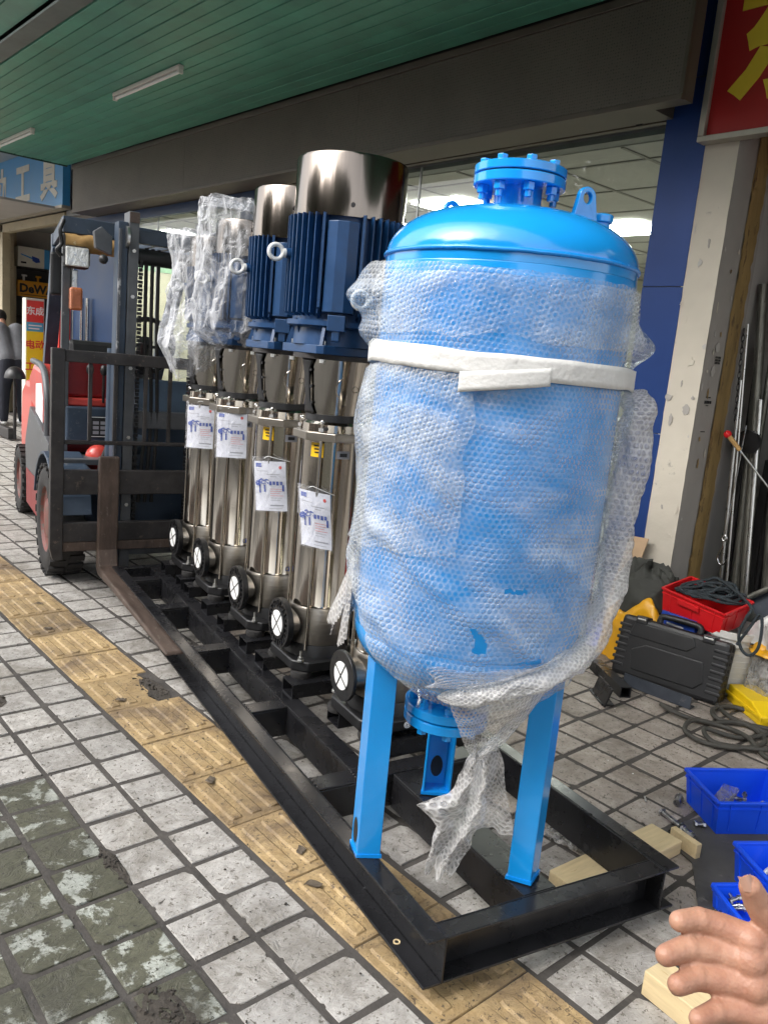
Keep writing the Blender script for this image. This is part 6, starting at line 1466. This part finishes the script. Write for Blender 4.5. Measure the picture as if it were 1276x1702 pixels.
# cable coil on the floor
hp_ = [(-1.75, 3.43), (-1.66, 3.37), (-1.53, 3.42), (-1.44, 3.55), (-1.36, 3.56), (-1.28, 3.47), (-1.31, 3.31), (-1.42, 3.22), (-1.53, 3.25), (-1.56, 3.38), (-1.45, 3.46), (-1.33, 3.42), (-1.22, 3.34), (-1.12, 3.33), (-1.05, 3.45), (-1.15, 3.60), (-1.33, 3.62), (-1.50, 3.52), (-1.58, 3.60), (-1.53, 3.72), (-1.40, 3.72), (-1.30, 3.60), (-1.36, 3.42), (-1.48, 3.33), (-1.40, 3.27), (-1.25, 3.36), (-1.18, 3.50), (-1.30, 3.56), (-1.48, 3.58), (-1.60, 3.68)]
b = MB((-1.4, 3.45, 0)); b.tube(smooth_pts([(x, y, .012+.016*abs(sin(i*1.3))*(1 if i % 2 else .4)) for i, (x, y) in enumerate(hp_)], 14), .0105, 10)
tag(b.build('cable', 'hose', None, smooth=60, loc=(-1.4, 3.45, 0)), 'thick dark cable coiled loosely on the tiles', 'cable')
# yellow tray
ytr = thing('yellow_tray', 'yellow plastic tray lying behind the coiled cable', 'tray', (-1.46, 3.79, 0), -.62); 
b = MB(); b.prism([(-.15, 0), (.15, 0), (.15, .05), (.05, .085), (-.15, .085)], (0, -.07, 0), (1, 0, 0), (0, 0, 1), -.14); b.build('tray_body', 'plastic_yellow', ytr, bevel=.008)
b = MB(); b.box(-.158, .158, -.078, -.0705, .035, .052); b.box(-.158, .158, .0705, .078, .035, .052); b.build('tray_lip', 'plastic_yellow', ytr, bevel=.003)
y2 = thing('yellow_tray', 'second yellow tray showing only its corner at the right edge', 'tray', (-1.19, 3.72, 0), -.3); MB().box(-.10, .12, -.06, .06, 0, .05).build('tray_body', 'plastic_yellow', y2, bevel=.01); MB().box(-.106, .126, -.066, .066, .051, .06).build('tray_lip', 'plastic_yellow', y2, bevel=.003)
# sacks and cloth: draped, wrinkled sheets
def heap(name, m, c, sx, sy, sz, seed, label, cat, n=60, wr_=.5, rz=0, flat=.8):
    b = MB()
    def f(a, t):
        th = 2*pi*a; ph = t*pi/2; x, y = cos(th), sin(th); k = 1+.22*fbm(x*1.2+seed, y*1.2, t*1.5, 1.5, 3)
        q = ridge(x*1.3+seed, y*1.3, t*2.2, 1.9, 4)
        return (sx*x*cos(ph)**flat*k, sy*y*cos(ph)**flat*k, max(0.001, sz*(sin(ph)**.9)*(1+.35*nse(x*1.1+seed, y*1.1, 2, 1.4))+wr_*.05*(q-.6)*(1 if t > .03 else 0)))
    b.sheet(f, n, n//2, True); return tag(b.build(name, m, None, smooth=60, loc=c, rot=(0, 0, rz)), label, cat)
heap('sack', 'sack_yellow', (-2.14, 3.875, .0), .30, .13, .34, 2.1, 'glossy yellow sack with red print behind the tool case', 'sack', wr_=.35)
heap('canvas_bag', 'canvas_dark', (-2.20, 3.96, .27), .19, .15, .24, 5.6, 'dark olive canvas bag lying on the yellow sack', 'bag', wr_=1.1, flat=.55)
heap('plastic_sack', 'sack_white', (-1.45, 3.97, .30), .17, .14, .16, 9.2, 'white plastic sack lumped at the right edge', 'sack', wr_=.8)
heap('plastic_sack', 'film_dusty', (-1.46, 3.95, .0), .13, .14, .34, 12.5, 'dusty clear plastic sack beside the white bucket', 'sack', wr_=1.3)
heap('rag_pile', 'sack_yellow', (-1.45, 3.93, .265), .16, .12, .06, 15.5, 'yellow cloth sticking out under the white sack', 'cloth', wr_=.6)
bx_ = thing('blue_box', 'dark blue printed box between the tool case and red crate', 'box', (-1.92, 3.86, .24), -.1); MB().box(-.10, .10, -.06, .06, 0, .10).build('carton', 'ink_blue', bx_, bevel=.004); MB().box(-.06, .04, -.062, -.0605, .04, .05).build('print', 'ink_white', bx_)
MB().box(-.12, .12, -.055, .07, -.235, -.002).build('support', 'canvas_dark', bx_)
b = MB((-2.36, 4.05, 0)); b.obox((-2.45, 4.10, .31), (.95, -.2, .1), (.1, .2, .97), (.2, .95, -.2), .07, .31, .003); tag(b.build('cardboard_sheet', 'cardboard', None, loc=(-2.36, 4.05, 0)), 'brown cardboard sheet leaning on the foot of the blue column', 'cardboard')
# pipes and rods leaning in the doorway
def pole(p0, p1, r_, m, label, cat='pipe', n=16):
    p0 = Vector(p0); p1 = Vector(p1); c = p0.copy(); b = MB(c); b.cyl(p0, p1, r_, n=n); return tag(b.build('leaning_pipe', m, None, smooth=40, loc=c), label, cat, 'pipes leaning in the doorway')
pole((-1.93, 4.62, .002), (-2.235, 4.76, 2.10), .026, 'pipe_steel', 'long grey steel pipe, the thickest one leaning in the doorway')
pole((-2.02, 4.66, .002), (-2.22, 4.82, 1.75), .024, 'pipe_steel', 'grey steel pipe just left of the thickest one')
pole((-2.07, 4.58, .002), (-2.205, 4.62, 1.55), .012, 'zinc', 'thin bright rod nearest the wooden door post')
pole((-2.13, 4.74, .002), (-2.215, 4.82, 1.62), .020, 'dark_steel', 'dark pipe behind the bright rod')
pole((-1.86, 4.72, .002), (-2.12, 4.86, 1.95), .022, 'pipe_steel', 'dull pipe to the right of the thickest one')
pole((-2.00, 4.52, .002), (-2.19, 4.56, 1.86), .007, 'zinc', 'thinnest bright rod beside the chain')
pole((-1.97, 4.80, .002), (-2.06, 4.90, 1.3), .016, 'dark_steel', 'short dark bar low among the pipes')
pole((-1.80, 4.60, .002), (-2.03, 4.74, 2.25), .024, 'pipe_steel', 'tall grey pipe close to the right edge')
pole((-1.72, 4.66, .002), (-1.95, 4.80, 2.05), .020, 'dark_steel', 'dark pipe close to the right edge')
pole((-1.90, 4.56, .002), (-2.09, 4.66, 1.45), .014, 'zinc', 'short bright rod in front of the grey pipes')
pole((-2.05, 4.70, .002), (-2.17, 4.86, 2.3), .018, 'pipe_steel', 'tall slim pipe at the back of the bundle')
ropeheap('cable', (-1.62, 4.16, .02), 60, .16, .12, .22, .010, 'hose', 'dark cable tangle behind the white bucket', 'cable')
heap('canvas_bag', 'canvas_dark', (-1.83, 4.18, .0), .20, .12, .42, 31.5, 'dark bag standing behind the red crate', 'bag', wr_=.9)
b = MB((-2.15, 4.62, 1.0))
for k in range(15):
    z = 1.34+k*.034; x, y = -2.165-.0035*k, 4.545+.002*k
    pts = [Vector((x, y, z))+((Vector((1, 0, 0)) if k % 2 else Vector((0, 1, 0)))*.008*cos(a_))+Vector((0, 0, .022*sin(a_))) for a_ in [j*pi/6 for j in range(12)]]
    b.tube(pts, .0028, 5, True)
tag(b.build('chain', 'dark_steel', None, smooth=60, loc=(-2.15, 4.62, 1.0)), 'dark steel chain hanging beside the wooden door post', 'chain')
hk = MB((-2.09, 4.50, .6)); hk.tube(smooth_pts([(-2.085, 4.50, .64), (-2.085, 4.50, .60), (-2.10, 4.50, .565), (-2.105, 4.50, .53), (-2.085, 4.50, .50), (-2.06, 4.50, .51), (-2.052, 4.50, .535)], 6), .006, 8); hk.tube([(-2.085+.014*cos(k*pi/8), 4.50, .655+.016*sin(k*pi/8)) for k in range(16)], .005, 8, True); hk.cyl((-2.085, 4.505, .66), (-2.10, 4.56, 1.3), .003, n=6)
tag(hk.build('hook', 'chrome', None, smooth=60, loc=(-2.09, 4.50, .6)), 'bright steel hook hanging among the pipes', 'hook')
sd_ = thing('long_screwdriver', 'long thin rod with red and tan handle across the pipes', 'tool', (-2.14, 4.44, 1.24)); q0 = (-2.14, 4.44, 1.24)
dA, dB = Vector((-2.145, 4.45, 1.245)), Vector((-1.80, 4.60, .85)); d_ = (dB-dA).normalized()
MB(q0).ball(dA, .022).build('knob', 'crate_red', sd_, smooth=60); MB(q0).cyl(dA, dA+d_*.11, .015, .012, 12).build('grip', 'foam_tan', sd_, smooth=40); MB(q0).cyl(dA+d_*.11, dB, .006, n=10).build('shaft', 'zinc', sd_, smooth=40)
ht = thing('steel_tray', 'dark steel sheet with a pipe edge at the right side', 'sheet metal', (-1.6, 4.3, 0)); q0 = (-1.6, 4.3, 0)
b = MB(q0); b.prism([(0, 0), (.9, 0), (.9, .95), (.55, .80), (0, .30)], (-1.92, 4.36, .02), (1, 0, 0), (0, .10, .995), .006); b.build('sheet', 'sheet_steel', ht)
MB(q0).cyl((-1.93, 4.352, .31), (-1.02, 4.44, 1.06), .016, n=12).build('edge_pipe', 'pipe_steel', ht, smooth=40)
dk = MB((-2.10, 4.64, 1.2)); dk.cyl((-2.09, 4.60, 1.21), (-2.085, 4.63, 1.22), .07, .06, 28); tag(dk.build('cutting_disc', 'black_plastic', None, smooth=40, loc=(-2.10, 4.64, 1.2)), 'dark round disc hung behind the red knob', 'disc')
for i, (x, y, w_, h_) in enumerate(((-1.95, 4.90, .30, 1.1), (-1.60, 4.86, .35, .8), (-1.30, 4.75, .4, .6))):
    b = MB((x, y, 0)); b.obox((x, y, h_/2+.003), (.95, .2, 0), (-.2, .95, 0), (0, 0, 1), w_/2, .02, h_/2); tag(b.build('leaning_board', 'dark_room', None, bevel=.004, loc=(x, y, 0)), ['tall dark board behind the leaning pipes', 'dark board behind the steel sheet', 'low dark board at the back of the doorway'][i], 'board')

# ------------------------------------------------------------------ the hand reaching in at the lower right
HB = Vector((0, 0, 1.5))
def hp(x, y, t): return HB+((x-638)/1341.8)*rt2*t-((y-851)/1341.8)*up2*t+fw*t
hand_c = hp(1300, 1640, .60)
sh_ = []
def fing(pts):
    for (a, ra), (b_, rb) in zip(pts, pts[1:]): sh_.append(C(a, b_, ra, rb))
fing([(hp(1128, 1531, .600), .0078), (hp(1160, 1528, .607), .0090), (hp(1200, 1541, .606), .0102), (hp(1250, 1566, .600), .0125)])
fing([(hp(1106, 1588, .590), .0080), (hp(1142, 1575, .600), .0094), (hp(1192, 1583, .602), .0104), (hp(1250, 1598, .597), .0135)])
fing([(hp(1126, 1637, .582), .0078), (hp(1155, 1625, .592), .0090), (hp(1200, 1630, .594), .0102), (hp(1255, 1640, .592), .0135)])
fing([(hp(1160, 1694, .575), .0072), (hp(1188, 1682, .584), .0082), (hp(1222, 1680, .587), .0095), (hp(1265, 1685, .587), .0125)])
fing([(hp(1246, 1474, .592), .0085), (hp(1258, 1500, .597), .0102), (hp(1284, 1540, .600), .0125), (hp(1330, 1600, .600), .0175)])
for (x, y, t, r_) in ((1162, 1529, .606, .0094), (1143, 1575, .599, .0097), (1156, 1625, .591, .0093), (1189, 1682, .583, .0085), (1246, 1564, .598, .0126), (1246, 1597, .594, .0134), (1251, 1639, .590, .0133)):
    sh_.append(('b', hp(x, y, t), (r_, r_, r_)))             # knuckles
for (x, y, t, r_) in ((1262, 1580, .600, .0150), (1262, 1615, .598, .0155), (1266, 1650, .594, .0150), (1275, 1680, .590, .014), (1310, 1600, .602, .020), (1310, 1645, .598, .021), (1315, 1690, .594, .018), (1360, 1630, .604, .022), (1362, 1675, .600, .022), (1410, 1660, .606, .024)):
    sh_.append(('b', hp(x, y, t), (r_, r_, r_)))
sh_.append(C(hp(1400, 1650, .606), hp(1620, 1760, .62), .027, .034)); sh_.append(C(hp(1400, 1680, .600), hp(1620, 1790, .62), .024, .034)); sh_.append(C(hp(1620, 1775, .62), hp(2000, 1960, .60), .036, .045))
hn = thing('person', 'bare right hand with spread fingers reaching in from the right', 'person', hand_c)
blob('hand', sh_, 'skin', .0015, hn, hand_c, 7)

# thumb nail
b = MB(hand_c); tc_ = hp(1244, 1470, .5845); ax_ = (rt2*.94+up2*.1+fw*.2).normalized(); ay_ = (up2*.92-rt2*.38).normalized()
b.sheet(lambda a, t: tc_+ax_*(a-.5)*.0105+ay_*(t-.5)*.012+fw*.0035*(2*a-1)**2, 8, 8); b.build('thumb_nail', 'nail', hn, smooth=60)
# grit and flecks on the pavement
random.seed(5); b = MB(); b2_ = MB()
for k in range(420):
    x, y = random.uniform(-3.2, -.4), random.uniform(.2, 3.6)
    q = random.uniform(.0012, .0035)*(1.6 if random.random() < .05 else 1); a = random.uniform(0, 6)
    (b2_ if (k % 9 == 0 and y > 2.2) else b).obox((x, y, .0035+q*.3), (cos(a), sin(a), 0), (-sin(a), cos(a), .1), (0, 0, 1), q, q*.7, q*.4, .6, .6)
tag(b.build('grit', 'soil', pav), kind='stuff'); tag(b2_.build('paint_flecks', 'white_cap', pav), kind='stuff')

# ------------------------------------------------------------------ across the street, behind the camera: what the glass and steel mirror
fb = thing('far_building', 'pink and cream apartment block across the street', 'building', (-6, -28, 0)); q0 = (-6, -28, 0)
MB(q0).box(-30, 18, -36, -28, 0, 10).build('wall', 'far_facade', fb)
for r_ in range(3):
    for k in range(16):
        x = -29+k*3.0; w_ = MB(q0).box(x, x+1.6, -28.0, -27.9, .9+3*r_, 2.5+3*r_).build('window', 'far_window', fb); 
        MB(q0).box(x-.1, x+1.7, -28.0, -27.85, .75+3*r_, .89+3*r_).build('sill', 'white_wall', fb)
tag(MB().box(-200, 200, -18, -2.6, -.119, -.10).build('road', 'concrete_road'), kind='structure')
def tree(x, y, h, cr, label, seed):
    random.seed(seed); o = thing('street_tree', label, 'tree', (x, y, -.1), 0, 'street trees across the road')
    tr = MB(); tr.tube([(0, 0, 0), (.05, .02, h*.25), (0, .1, h*.5), (.1, 0, h*.75)], lambda t: .16*(1-.7*t), 10); 
    for k in range(7):
        a = k*.9; tr.tube([(0, .05, h*(.35+.05*k)), (cr*.4*cos(a), cr*.4*sin(a), h*(.5+.05*k)), (cr*.75*cos(a), cr*.75*sin(a), h*(.6+.05*k))], lambda t: .06*(1-.8*t), 6)
    tr.build('trunk', 'bark', o, smooth=60); b = MB()
    for k in range(9000):
        a, q, zz = random.uniform(0, 2*pi), random.uniform(0, 1)**.45, random.gauss(0, .42)
        if abs(zz) > 1: continue
        rr = cr*q*sqrt(max(0, 1-zz*zz))*(1+.35*nse(cos(a)*2, sin(a)*2, zz*2+seed)); c = Vector((rr*cos(a), rr*sin(a), h*.72+zz*h*.36)); d = Vector((random.gauss(0, 1), random.gauss(0, 1), random.gauss(0, .7))).normalized(); s_ = d.cross(Vector((.3, .2, 1))).normalized(); L_ = random.uniform(.24, .46)
        b.add([c, c+d*L_*.5+s_*L_*.3, c+d*L_, c+d*L_*.5-s_*L_*.3], [(0, 1, 2, 3)])
    tag(b.build('crown', 'leaf', o), kind='stuff')
tree(-11, -9.5, 7.5, 3.0, 'tall leafy street tree across the road, nearest the forklift side', 11)
tree(-3.2, -10.5, 7.0, 2.8, 'round leafy street tree across the road behind the camera', 12)
tree(4.5, -8.5, 7.8, 3.2, 'leafy street tree across the road farthest to the right', 13)
tree(-7.2, -7.2, 6.6, 2.4, 'unseen leafy tree between two others, added to darken steel reflections', 14)  # out of view, added so the steel mirrors dark streaks
tree(.6, -6.2, 6.2, 2.2, 'lowest unseen leafy tree near the kerb, added to darken steel reflections', 15)  # also added out of view, a dark crown for the pumps to mirror
